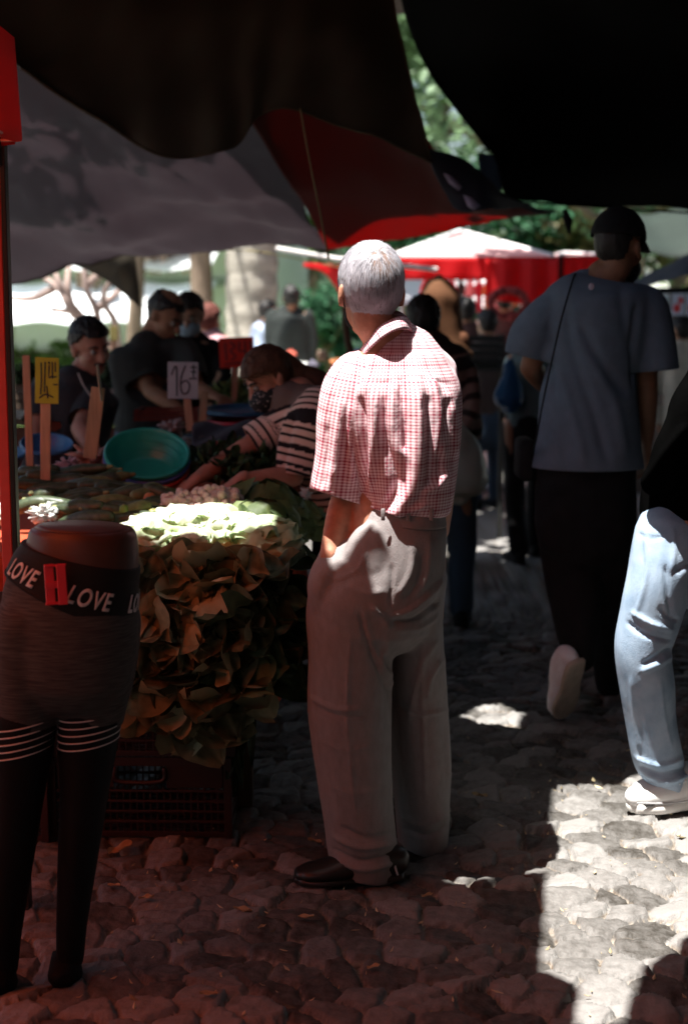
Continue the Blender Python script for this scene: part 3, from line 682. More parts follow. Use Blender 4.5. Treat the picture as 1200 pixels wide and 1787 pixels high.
# ---- the old man in the checked shirt
def old_man():
    Y = 3.62; hc = at(645, 509, Y); f = nrm((-.30, .95, -.02))
    J = dict(ear=2, head=hc, f=f, neck=at(676, 588, Y), chest=at(700, 690, Y - .0), pelvis=at(695, 925, Y), front=(-.5, .86, 0), side=(.93, .30, 0),
             sh=[at(618, 668, Y - .02), at(762, 675, Y + .08)], el=[at(602, 868, Y + .02), at(768, 850, Y + .16)], wr=[at(572, 978, Y - .06), at(768, 930, Y + .22)],
             hip=[at(622, 985, Y), at(728, 985, Y + .06)], kn=[at(612, 1230, Y), at(732, 1220, Y + .12)], an=[at(640, 1490, Y), at(738, 1440, Y + .25)], toe=[at(570, 1535, Y), at(690, 1478, Y + .3)], hs=1.05,
             hd=[((-.05, .12, -1), (.6, .6, 0), 1, .25), None])
    b = make_body(J, pbr('weathered_skin', (.46, .21, .13), .6, .16, 40, .25, 140, .35), .95, .0065)
    tag(b, 'grey-haired old man in a red checked short-sleeved shirt and taupe trousers, hand in pocket', 'person')
    # hair: a grey shell with combed strands over it, thin at the crown
    s = .93 * .95 * 1.05
    gm = pbr('grey_hair', (.30, .28, .31), .5, .5, 70, .6, 160, .45, stretch=(1, 1, .25), col2=(.52, .50, .54)); g2 = pbr('grey_hair_strand', (.47, .455, .50), .42, .25, 25, 0, spec=.5)
    def kp(x, y, z):
        if abs(x) > .055 and -.036 < y and -.055 < z < .026: return False
        if y > .05: return z > .07
        if y > .0: return z > .015 + y * 1.1
        if y > -.035: return z > .0 - (y - 0) * .6 * -1
        return z > -.066 + .014 * noise.noise(Vector((x * 70, 3, 1))) + .008 * noise.noise(Vector((x * 260, 1, 7)))
    scalp = pbr('thin_scalp', (.20, .13, .10), .6, .15, 30, .1)
    whorl = (-.10, -.80, .62)
    h = hair_shell(hc, f, (0, 0, 1), s, gm, b, lambda x, y, z: kp(x, y, z) and z > -.056, 1.105, .0022, (96, 64), seed=5)
    def sparse(d):
        q = np.linalg.norm(np.array(d) - nrm((.02, -.93, .38))); return .80 if q < .20 else (.45 if q < .36 else 0)
    strands('hair_strands', hc, f, (0, 0, 1), s, g2, h, 8500, .075, whorl, .0008, .0027, kp, 4, 1.14, 1.1, sparse)
    strands('dark_hair_strands', hc, f, (0, 0, 1), s, pbr('dark_grey_strand', (.16, .14, .14), .5, .3, 25, 0), h, 4200, .060, whorl, .0008, .0016, kp, 9, 1.14, 1.1)
    r_, f_, u_ = frame(f); Pp = lambda x, y, z: np.array(hc) + s * (r_ * x + f_ * y + u_ * z)
    strands('loose_hair', hc, f, (0, 0, 1), s, g2, h, 1500, .055, whorl, .0006, .0062, kp, 31, 1.15, .8)
    def thin(x, y, z):
        q = np.array((x / .084, (y + .012) / .108, (z - .035) / .099)); return np.linalg.norm(nrm(q) - nrm((.04, -.88, .46))) < .32
    strands('thin_crown_hair', hc, f, (0, 0, 1), s, pbr('thin_crown', (.30, .21, .18), .6, .4, 25, 0), h, 560, .045, whorl, .0009, .0019, thin, 12, 1.148, 1.1)

    # black face mask seen at the cheek
    A = Acc(); A.ell(Pp(.006, .056, -.062), (.060 * s, .066 * s, .052 * s), (r_, f_, u_)); A.tube([(Pp(-.062, .03, -.04), .0016), (Pp(-.082, -.012, .0), .0016), (Pp(-.084, -.026, -.02), .0016), (Pp(-.06, .02, -.075), .0016)], n=6); obj('face_mask', A, M['black_cloth'], b)
    # shirt
    sk = [ring(574, 652, 716, Y + .02, .052, (.97, .25, 0)), ring(586, 640, 734, Y + .02, .075, (.97, .25, 0)), ring(603, 624, 758, Y + .02, .095, (.97, .25, 0)), ring(625, 606, 780, Y + .02, .112, (.96, .27, 0)), ring(655, 588, 797, Y + .01, .125, (.95, .3, 0)), ring(705, 585, 807, Y, .15, (.94, .34, 0)), ring(775, 598, 804, Y, .155, (.94, .34, 0)),
          ring(835, 618, 796, Y, .15, (.94, .34, 0)), ring(868, 628, 788, Y, .148, (.94, .34, 0)), ring(884, 632, 780, Y, .140, (.94, .34, 0)), ring(893, 642, 768, Y, .125, (.94, .34, 0)), ring(905, 650, 760, Y, .10, (.94, .34, 0))]
    sl_ = [(at(655, 655, Y), .075, .075), (at(620, 672, Y - .02), .082, .08), (at(609, 720, Y - .015), .079, .088), (at(606, 790, Y), .073, .098), (at(596, 862, Y + .01), .072, .105), (at(592, 905, Y + .02), .066, .098)]
    sr_ = [(at(745, 655, Y + .05), .075, .075), (at(768, 685, Y + .08), .055, .075), (at(768, 740, Y + .14), .050, .072), (at(766, 800, Y + .18), .045, .07), (at(764, 840, Y + .20), .045, .07)]
    A = Acc(); A.tube(sk, n=36, sub=6); A.tube(sl_, side=(.8, -.6, 0), n=22, sub=5); A.tube(sr_, n=18, sub=5)
    A.tube([(at(665, 640, Y), .05, .06), (at(700, 625, Y), .06, .06), (at(742, 636, Y + .03), .056, .06), (at(765, 650, Y + .05), .05, .06)], n=14)
    fl = [([(722, 650), (730, 740), (727, 820), (712, 868), (680, 900)], 11, .020), ([(688, 660), (684, 740), (700, 800)], 8, .010), ([(752, 655), (764, 720), (771, 800)], 7, .013),
          ([(640, 655), (655, 720), (650, 800), (642, 860)], 9, .012), ([(778, 680), (792, 740), (792, 800)], 6, .009), ([(700, 660), (706, 730), (705, 790)], 6, -.012), ([(742, 690), (748, 760), (750, 850)], 8, -.014),
          ([(628, 690), (634, 760), (640, 860)], 6, -.020), ([(668, 690), (672, 770), (690, 840), (672, 890)], 7, -.016), ([(600, 690), (590, 760), (580, 840)], 8, .008), ([(620, 880), (650, 885), (690, 893), (750, 880)], 6, .010),
          ([(612, 700), (612, 780), (610, 850)], 6, .009), ([(570, 740), (572, 800), (566, 850)], 5, -.006), ([(735, 860), (760, 850), (785, 820)], 7, .008), ([(782, 690), (770, 760), (765, 840)], 6, -.009),
          ([(600, 655), (660, 668), (720, 660), (790, 672)], 3, -.004)]
    hem = at(592, 868, Y + .01)
    pat = cloth_pattern('red_check_cotton', (.90, .74, .77), (.36, .04, .075), 'check', 126, .21, freq2=25.2)
    sh = cloth('shirt', A, pat, b, .0062, 5, [(hem, (-.32, -.12, -1), .22), (at(764, 828, Y + .2), (0, 0, -1), .12)], .004, (7, 7, 3), 2, fl,
               [([(Vector((sk[4][0].x, sk[4][0].y, .9)), .14, .14), (Vector((sk[4][0].x, sk[4][0].y, 1.5)), .14, .14)], (-.34, .94, 0)), ([sl_[1], (sl_[-1][0], .075, .1)], (.8, -.6, 0)), ([sr_[1], sr_[-1]], (1, 0, 0))], .002)
    # collar
    A = Acc(); ct = catmull([list(at(x, y, q)) for x, y, q in ((622, 617, 3.64), (632, 606, 3.60), (645, 592, 3.565), (660, 572, 3.545), (680, 560, 3.545), (699, 553, 3.565), (711, 558, 3.60), (716, 568, 3.66))], 6)
    cb_ = catmull([list(at(x, y, q)) for x, y, q in ((622, 628, 3.62), (636, 617, 3.565), (652, 602, 3.525), (670, 587, 3.505), (688, 577, 3.505), (704, 574, 3.525), (717, 578, 3.57), (723, 588, 3.64))], 6)
    n_c = len(ct) - 1
    A.grid(lambda u, v: tuple(ct[min(int(u * n_c + .5), n_c)] * (1 - v) + cb_[min(int(u * n_c + .5), n_c)] * v + np.array((0, -.006 * math.sin(math.pi * v), .004 * math.sin(math.pi * v)))), n_c, 6)
    U = np.repeat(np.linspace(0, .26, n_c + 1), 7); W = np.tile(np.linspace(0, .036, 7), n_c + 1)
    obj('collar', A, pat, b, attrs={'cloth': np.stack([U, W, U * 0], 1)}, solid=.004)
    # trousers, cut wide, with a turned-up look at the hem
    sd = (.93, .36, 0)
    tk = [ring(882, 634, 770, Y, .12, sd), ring(905, 622, 774, Y, .135, sd), ring(940, 616, 776, Y, .145, sd), ring(985, 590, 777, Y, .15, sd), ring(1030, 545, 773, Y, .145, sd), ring(1065, 540, 768, Y, .13, sd)]
    la = [ring(1000, 548, 700, Y - .01, .13, sd), ring(1070, 534, 688, Y, .125, sd), ring(1150, 537, 686, Y, .115, sd), ring(1240, 535, 685, Y, .11, sd), ring(1340, 549, 686, Y, .105, sd), ring(1430, 562, 690, Y, .10, sd), ring(1487, 572, 694, Y, .10, sd), ring(1512, 580, 693, Y, .095, sd), ring(1534, 585, 690, Y, .088, sd)]
    lb = [ring(1000, 660, 777, Y + .05, .12, sd), ring(1070, 672, 767, Y + .08, .115, sd), ring(1150, 676, 770, Y + .12, .11, sd), ring(1240, 682, 779, Y + .17, .10, sd), ring(1340, 684, 784, Y + .20, .10, sd), ring(1420, 690, 782, Y + .22, .095, sd), ring(1462, 694, 780, Y + .23, .09, sd), ring(1486, 698, 778, Y + .23, .085, sd)]
    A = Acc(); A.tube(tk, n=36, sub=6); A.tube(la, n=28, sub=6); A.tube(lb, n=28, sub=6)
    A.ell(at(655, 985, Y - .085), (.085, .058, .11)); A.ell(at(728, 985, Y - .055), (.072, .055, .10))
    A.tube([(at(574, 990, Y - .05), .038, .062), (at(562, 1020, Y - .04), .038, .062), (at(562, 1070, Y - .02), .03, .05)], n=14)
    tf = [([(680, 900), (682, 980), (680, 1060)], 5, -.007), ([(690, 1085), (720, 1070), (755, 1040), (772, 1020)], 7, .011), ([(690, 1100), (730, 1092), (765, 1062)], 7, -.012), ([(640, 1060), (665, 1080), (680, 1105)], 8, .010),
          ([(632, 1070), (620, 1120), (650, 1180), (672, 1215)], 6, -.008), ([(690, 1160), (700, 1200), (725, 1150), (765, 1120)], 8, .008), ([(580, 1010), (620, 1030), (655, 1020)], 9, .006), ([(560, 1000), (590, 1012), (640, 985), (640, 960)], 4, .003),
          ([(600, 1450), (640, 1470), (690, 1462)], 8, -.010), ([(575, 1478), (620, 1500), (690, 1488)], 7, .012), ([(580, 1500), (630, 1518), (690, 1500)], 5, -.010), ([(700, 1430), (740, 1445), (780, 1425)], 8, .009),
          ([(645, 930), (690, 938), (720, 930)], 2.5, -.004), ([(720, 960), (712, 1000), (690, 1035)], 8, .006), ([(735, 970), (730, 1010), (705, 1045)], 8, -.005), ([(540, 1200), (580, 1230), (640, 1235)], 10, .006), ([(690, 1230), (735, 1260), (780, 1250)], 10, .007),
          ([(676, 1110), (680, 1250), (684, 1400)], 5, .006), ([(772, 1120), (778, 1250), (782, 1380)], 6, .006), ([(640, 1110), (660, 1160), (678, 1190)], 7, .009)]
    tf = [([(683, 985), (683, 1020), (681, 1060)], 3, -.006), ([(684, 1072), (715, 1062), (750, 1035), (772, 1010)], 4, .011), ([(684, 1084), (725, 1080), (766, 1048)], 4, -.011), ([(688, 1098), (730, 1096), (764, 1074)], 4, .006),
          ([(646, 1058), (668, 1075), (680, 1095)], 4, .009), ([(628, 1068), (640, 1120), (662, 1175), (678, 1212)], 3.5, -.007), ([(634, 1064), (648, 1118), (670, 1170), (682, 1200)], 3.5, .005), ([(672, 1130), (664, 1160), (680, 1180)], 4, .007),
          ([(765, 1115), (740, 1150), (725, 1200), (712, 1260)], 5, .006), ([(770, 1150), (752, 1180), (745, 1220)], 4, .007), ([(560, 1000), (590, 1010), (625, 992), (640, 960)], 3, .003), ([(600, 1020), (640, 1036), (672, 1030)], 6, .004),
          ([(592, 1442), (640, 1462), (690, 1452)], 4, -.008), ([(582, 1458), (630, 1480), (692, 1470)], 4, .010), ([(578, 1480), (630, 1502), (692, 1486)], 3.5, -.009), ([(585, 1500), (635, 1518), (690, 1504)], 4, .008), ([(700, 1425), (740, 1440), (782, 1420)], 4, .008), ([(702, 1445), (742, 1458), (780, 1442)], 4, -.008),
          ([(722, 950), (716, 1000), (692, 1040)], 5, .006), ([(736, 965), (732, 1010), (706, 1050)], 5, -.006), ([(748, 940), (748, 990), (735, 1030)], 5, .005),
          ([(540, 1215), (580, 1236), (630, 1238)], 4, .005), ([(548, 1232), (590, 1250), (640, 1250)], 4, -.004), ([(690, 1225), (735, 1245), (778, 1238)], 4, .006), ([(612, 1110), (606, 1250), (622, 1430)], 3, .005), ([(736, 1120), (738, 1250), (742, 1400)], 3, .005), ([(676, 1110), (681, 1250), (686, 1400)], 4, .006), ([(772, 1130), (778, 1250), (782, 1380)], 4, .006),
          ([(560, 1290), (600, 1310), (650, 1300)], 5, .003), ([(575, 1370), (620, 1385), (680, 1370)], 5, .003)]
    tm = pbr('taupe_cotton', (.28, .258, .255), .9, .09, 60, .5, 420, .1, bdist=.003, stretch=(1, 1, .5))
    tr = cloth('trousers', A, tm, b, .0062, 5, [(at(636, 1520, Y), (-.15, 0, -1), .16), (at(738, 1477, Y + .23), (0, 0, -1), .14)], .003, (7, 7, 4), 8, tf, None, .002)
    A = Acc(); wb = [ring(887, 634, 772, Y, .138, sd), ring(895, 632, 773, Y, .141, sd), ring(908, 628, 775, Y, .143, sd)]; A.tube(wb, n=48, sub=4, cap='flat'); obj('waistband', A, tm, tr)
    for x in (668, 712, 752):
        A = Acc(); A.box(at(x, 898, Y - .1435), (.010, .004, .030)); obj('belt_loop', A, tm, tr, bevel=.002)
    for sg, pr in ((0, (640, 715, 545)), ):
        pass
    bl = pbr('black_shoe_leather', (.02, .016, .014), .38, .3, 20, .2, 90, .5); sw = pbr('shoe_stripe', (.6, .6, .6), .4, .05)
    for (hx, hy, tx, ty, Yh, Yt) in ((702, 1512, 522, 1553, Y - .03, Y - .06), (783, 1482, 660, 1500, Y + .24, Y + .30)):
        hl = gnd(hx, hy + 20); to = gnd(tx, ty + 8); hl = Vector((hl.x, Yh, .002)); to = Vector((at(tx, ty, Yt).x, Yt, .002)); d = (to - hl).normalized(); to = hl + d * .285
        A, B = shoe(Acc(), hl, to, .05, .085); o_ = obj('shoe', A, bl, b); obj('sole', B, bl, o_)
        A = Acc(); k = hl + d * .025; A.tube([(k + Vector((0, -.031, .068)), .003, .0015), (k + Vector((.004, -.036, .045)), .003, .0015), (k + Vector((.010, -.037, .025)), .003, .0015)], n=6); obj('reflective_stripe', A, sw, o_)
old_man()

# ---- the man in the cap
def cap_man():
    Y = 5.05; hc = at(1080, 432, Y); f = nrm((.62, .78, -.05))
    J = dict(head=hc, f=f, neck=at(1052, 482, Y), chest=at(1035, 560, Y), pelvis=at(1020, 800, Y), front=(.2, .98, 0),
             sh=[at(962, 536, Y), at(1122, 536, Y + .03)], el=[at(925, 640, Y + .05), at(1128, 668, Y + .03)], wr=[at(965, 690, Y + .30), at(1128, 765, Y + .10)],
             hip=[at(985, 850, Y), at(1065, 850, Y)], kn=[at(1000, 1010, Y + .12), at(1050, 1010, Y + .15)], an=[at(1008, 1140, Y - .06), at(1065, 1190, Y + .35)], toe=[at(985, 1225, Y - .02), at(1085, 1215, Y + .55)],
             hd=[((.5, .9, -.3), (0, -.2, -1), 1, .6), ((.05, .15, -1), (-1, 0, 0), 1, .5)])
    b = make_body(J, M['skin_dark'], 1.05, .008); s = .93 * 1.05
    tag(b, 'man in a black cap and blue-grey t-shirt walking away down the aisle, pale shoe lifted', 'person')
    hair_shell(hc, f, (0, 0, 1), s, M['hair_dark'], b, lambda x, y, z: short_hair(x, y, z) and z < .07 and not (abs(x) > .05 and y > -.05 and z < .03), 1.04, .003)
    r_, f_, u_ = frame(f); P = lambda x, y, z: np.array(hc) + s * (r_ * x + f_ * y + u_ * z)
    A = Acc(); A.ell(P(0, .045, -.075), (.060 * s, .068 * s, .055 * s), (r_, f_, u_)); obj('beard', A, M['hair_dark'], b)
    cb = pbr('black_cap_cloth', (.010, .010, .011), .85, .2, 40, .3, 120, .2)
    cp = hair_shell(hc, f, (0, 0, 1), s, cb, b, lambda x, y, z: z > .028 - y * .10, 1.19, .001, name='cap')
    A = Acc(); 
    def brim(u, v):
        an = math.pi * (.18 + .64 * u); rad = .098 + .075 * v * math.sin(math.pi * (.08 + .84 * u)) ** .6; return P(math.cos(an) * (.086 + .012 * v), math.sin(an) * rad + .0, .032 - .035 * v ** 1.4 - .012 * abs(math.cos(an)))
    A.grid(brim, 20, 8); obj('cap_brim', A, cb, cp, solid=.005)
    A = Acc(); A.ell(P(0, -.012, .140), .009 * s); obj('cap_button', A, cb, cp)
    A = Acc(); A.ell(P(0, -.122, .055), (.012, .003, .010), (r_, f_, u_)); obj('cap_emblem', A, pbr('tan_thread', (.30, .20, .10)), cp)
    A = Acc(); A.ell(P(-.083, -.004, -.048), .0028); obj('earring', A, pbr('steel', (.6, .6, .6), .2, .05, metal=1), b)
    sk = [ring(484, 996, 1096, Y, .028), ring(491, 974, 1116, Y, .08), ring(506, 954, 1134, Y, .125), ring(532, 945, 1140, Y, .145), ring(580, 944, 1130, Y, .15), ring(660, 946, 1110, Y, .145), ring(740, 938, 1114, Y, .145), ring(800, 928, 1119, Y, .15), ring(826, 924, 1121, Y, .15)]
    sl_ = [(at(990, 540, Y), .06, .08), (at(962, 542, Y), .070, .08), (at(932, 575, Y + .01), .078, .085), (at(921, 605, Y + .03), .075, .085), (at(915, 640, Y + .04), .070, .085)]
    sr_ = [(at(1090, 540, Y), .06, .08), (at(1122, 534, Y), .072, .085), (at(1135, 580, Y), .076, .085), (at(1143, 630, Y), .078, .085), (at(1147, 662, Y), .075, .085)]
    A = Acc(); A.tube(sk, n=32, sub=6); A.tube(sl_, n=18, sub=5); A.tube(sr_, n=18, sub=5)
    fl = [([(985, 530), (1000, 620), (1035, 720), (1060, 810)], 9, -.012), ([(1010, 560), (1050, 640), (1095, 690)], 9, -.014), ([(975, 640), (1000, 730), (1020, 810)], 8, .010), ([(1030, 620), (1070, 700), (1090, 800)], 9, .010),
          ([(1110, 530), (1104, 600), (1106, 680)], 6, -.016), ([(955, 560), (965, 620), (965, 700)], 6, -.010), ([(1080, 500), (1090, 570), (1100, 620)], 8, -.008), ([(945, 720), (970, 780), (975, 815)], 8, .008), ([(1000, 500), (1050, 505), (1100, 500)], 8, -.005)]
    tm = pbr('blue_grey_jersey', (.14, .18, .23), .9, .08, 24, .2, 220, .12, bdist=.002)
    ts = cloth('t_shirt', A, tm, b, .011, 5, [(at(1022, 815, Y), (0, 0, -1), .3), (at(913, 622, Y + .04), (-.25, 0, -1), .14), (at(1146, 645, Y), (.1, 0, -1), .13)], .006, (5, 5, 2.4), 5, fl, None, .003)
    A = Acc(); A.ell(at(1031, 500, Y - .150), (.010, .003, .012)); obj('back_emblem', A, pbr('pale_print', (.5, .42, .48)), ts)
    A = Acc(); A.tube([ring(800, 936, 1112, Y, .13), ring(860, 932, 1110, Y, .14), ring(930, 935, 1108, Y, .13)], n=24, sub=4)
    A.tube([ring(900, 932, 1030, Y, .12), ring(980, 944, 1045, Y + .06, .11), ring(1060, 962, 1050, Y + .03, .10), ring(1120, 978, 1040, Y - .04, .085), ring(1150, 988, 1036, Y - .07, .07)], n=20, sub=4)
    A.tube([ring(900, 1010, 1108, Y, .12), ring(1000, 1012, 1104, Y + .12, .11), ring(1100, 1026, 1098, Y + .25, .09), ring(1185, 1036, 1090, Y + .36, .08)], n=20, sub=4)
    cloth('trousers', A, M['black_cloth'], b, .011, 4, (), .010, (6, 6, 3), 3)
    # lifted back foot: heel up, sole towards us
    pk = pbr('pale_sneaker', (.93, .80, .84), .8, .1, 30, .2); sm = pbr('rubber_sole', (.50, .40, .33), .8, .15, 30, .3)
    toe = at(985, 1238, Y - .04); toe.z = .03; hl = at(1003, 1152, Y - .16); d = (toe - hl).normalized(); upv = Vector((-.45, .70, .25)); upv = (upv - d * upv.dot(d)).normalized()
    A, B = shoe(Acc(), hl - upv * .02 + d * .0, hl + d * .28, .054, .10, .026, upv, .15); o_ = obj('shoe', A, pk, b); obj('sole', B, sm, o_)
    h2 = Vector((at(1062, 1210, Y + .35).x, Y + .33, 0)); A, B = shoe(Acc(), h2, h2 + Vector((.06, .27, 0)), .048, .085); o_ = obj('shoe', A, pk, b); obj('sole', B, sm, o_)
    t = empty('shoulder_bag', at(975, 780, Y + .12)); A = Acc()
    A.tube([(at(1003, 478, Y - .02), .0035), (at(998, 490, Y - .10), .0035), (at(978, 560, Y - .168), .0035), (at(960, 640, Y - .170), .0035), (at(945, 710, Y - .165), .0035), (at(934, 770, Y - .12), .0035), (at(926, 792, Y), .0035)], n=6, side=(0, 1, 0)); obj('strap', A, M['black_cloth'], t)
    A = Acc(); A.box(at(915, 800, Y + .10), (.06, .20, .15)); obj('pouch', A, M['black_cloth'], t, bevel=.02)
    tag(t, 'black cross-body bag whose thin strap runs over the back of the blue-grey t-shirt', 'bag')
cap_man()

# ---- the passer-by in light jeans at the right edge
def jeans_person():
    Y = 4.12
    J = dict(head=at(1395, 455, Y + .1), f=(-.9, .3, 0), neck=at(1380, 540, Y + .08), chest=at(1335, 650, Y + .05), pelvis=at(1235, 890, Y), front=(-.9, .3, 0), side=(.3, .95, 0),
             sh=[at(1285, 610, Y - .13), at(1360, 620, Y + .25)], el=[at(1190, 760, Y - .15), at(1330, 780, Y + .3)], wr=[at(1172, 815, Y - .05), at(1250, 850, Y + .35)],
             hip=[at(1190, 940, Y - .07), at(1240, 940, Y + .1)], kn=[at(1130, 1130, Y - .05), at(1330, 1120, Y + .12)], an=[at(1168, 1362, Y), at(1440, 1250, Y + .2)], toe=[at(1110, 1408, Y), at(1400, 1330, Y + .2)],
             hd=[((.5, .3, -.6), (0, .4, -1), 1, .9), ((-.6, 0, -.5), (0, 0, -1), 1, .6)])
    b = make_body(J, M['skin'], 1.0, .008); tag(b, 'passer-by in pale blue jeans, black jacket and white sneakers stepping in at the right edge', 'person')
    hair_shell(J['head'], J['f'], (0, 0, 1), .93, M['hair_dark'], b, short_hair, 1.1, .004)
    jk = pbr('black_jacket_cloth', (.002, .002, .002), 1.0, .2, 12, .3, 80, .0)
    A = Acc(); sd = (.3, .95, 0)
    A.tube([(at(1222, 902, Y), .172, .142, (1, 0, 0)), (at(1224, 880, Y), .180, .150, (1, 0, 0)), (at(1250, 810, Y), .175, .145, (1, 0, 0)), (at(1305, 700, Y + .04), .17, .15, (1, 0, 0)), (at(1340, 620, Y + .06), .14, .16, (1, 0, 0)), (at(1375, 560, Y + .08), .07, .07, (1, 0, 0))], n=26, sub=5)
    A.tube([(at(1300, 610, Y - .12), .075), (at(1240, 680, Y - .15), .072), (at(1190, 765, Y - .16), .064), (at(1165, 800, Y - .14), .060), (at(1150, 835, Y - .10), .052)], n=16, sub=5)
    A.tube([(at(1350, 620, Y + .22), .075), (at(1330, 780, Y + .3), .06), (at(1262, 845, Y + .34), .05)], n=16, sub=5)
    cloth('jacket', A, jk, b, .010, 4, (), .012, (7, 7, 5), 6, [([(1120, 850), (1160, 790), (1200, 740)], 8, .012), ([(1140, 880), (1180, 820), (1200, 800)], 6, -.012)], None, 0)
    A = Acc(); jm = pbr('light_blue_denim', (.31, .43, .58), .92, .10, 14, .7, 300, .05, col2=(.45, .56, .69), bdist=.002)
    A.tube([(at(1225, 885, Y), .17, .135, (1, 0, 0)), (at(1222, 930, Y), .17, .135, (1, 0, 0)), (at(1218, 985, Y), .16, .13, (1, 0, 0))], n=26, sub=4)
    A.tube([ring(935, 1104, 1235, Y - .05, .11), ring(1000, 1090, 1215, Y - .06, .11), ring(1070, 1075, 1190, Y - .06, .10), ring(1130, 1069, 1170, Y - .05, .095), ring(1190, 1079, 1174, Y - .04, .09), ring(1260, 1092, 1180, Y - .02, .085), ring(1320, 1103, 1193, Y - .01, .08), ring(1352, 1122, 1198, Y, .078), ring(1374, 1140, 1203, Y, .07)], n=26, sub=6)
    A.tube([ring(930, 1170, 1290, Y + .08, .11), ring(1010, 1200, 1330, Y + .1, .10), ring(1110, 1270, 1380, Y + .12, .09), ring(1240, 1390, 1480, Y + .2, .075)], n=22, sub=5)
    fl = [([(1092, 1085), (1125, 1108), (1172, 1118)], 4, -.008), ([(1100, 1068), (1135, 1088), (1176, 1100)], 4, .008), ([(1120, 1160), (1146, 1146), (1172, 1128)], 4, -.010), ([(1115, 1172), (1146, 1160), (1172, 1144)], 4, .007), ([(1150, 1060), (1166, 1078), (1182, 1082)], 3.5, -.008), ([(1160, 985), (1164, 1040), (1172, 1080)], 4, -.009), ([(1112, 1336), (1150, 1350), (1196, 1340)], 3.5, -.009), ([(1108, 1322), (1150, 1336), (1192, 1324)], 3.5, .009), ([(1125, 1352), (1160, 1362), (1198, 1352)], 3.5, .007), ([(1100, 1180), (1106, 1250), (1116, 1310)], 4, .004), ([(1150, 1180), (1158, 1250), (1172, 1310)], 3, .004),
          ([(1140, 1366), (1175, 1362), (1200, 1350)], 4, .008), ([(1125, 925), (1128, 1000), (1108, 1075)], 4, .005), ([(1172, 920), (1176, 960), (1168, 1000)], 4, .006), ([(1110, 930), (1135, 940), (1160, 935)], 3, -.004), ([(1178, 1000), (1190, 990), (1205, 985)], 5, -.006)]
    cloth('jeans', A, jm, b, .007, 4, (), .006, (6, 6, 4), 12, fl, None, 0)
    wm = pbr('white_sneaker_leather', (.80, .80, .79), .5, .04, 20, .12, 90, .4); ws = pbr('white_sneaker_sole', (.74, .73, .70), .6, .06, 20, .1)
    toe = Vector((at(1096, 1400, Y).x, Y - .03, .0)); hl = toe + Vector((.285, .04, .012))
    A, B = shoe(Acc(), hl, toe, .056, .125, .040, toe_up=.25); o_ = obj('sneaker', A, wm, b)
    for k in range(5):
        p = toe + Vector((.085 + .017 * k, .004, .092 + .007 * k)); D = Acc(); D.tube([(p + Vector((0, -.036, -.014)), .003), (p + Vector((0, -.016, .004)), .0035), (p + Vector((0, .018, .004)), .003)], n=6, side=(1, 0, 0)); obj('lace', D, wm, o_)
    D = Acc(); d_ = (hl - toe).normalized(); D.tube([(toe + d_ * .01 + Vector((0, -.05, .045)), .003, .002), (toe + d_ * .12 + Vector((0, -.060, .040)), .003, .002), (toe + d_ * .27 + Vector((0, -.048, .050)), .003, .002)], n=6, side=(0, 0, 1)); obj('seam', D, pbr('grey_seam', (.45, .45, .46)), o_); obj('sole', B, ws, o_)
    A = Acc(); q = lambda x, y: at(x, y, Y - .078)
    A.add([q(*p) for p in ((1121, 1403), (1126, 1409), (1134, 1409), (1144, 1403), (1134, 1405), (1128, 1405))] , [(0, 1, 2, 3, 4, 5)]); obj('side_mark', A, pbr('grey_mark', (.12, .12, .12)), o_, False, solid=.002)
    h2 = at(1452, 1262, Y + .2); h2.z = .06; A, B = shoe(Acc(), h2, h2 + Vector((-.25, .02, -.058)), .05, .1, .03); o_ = obj('sneaker', A, wm, b); obj('sole', B, ws, o_)
jeans_person()

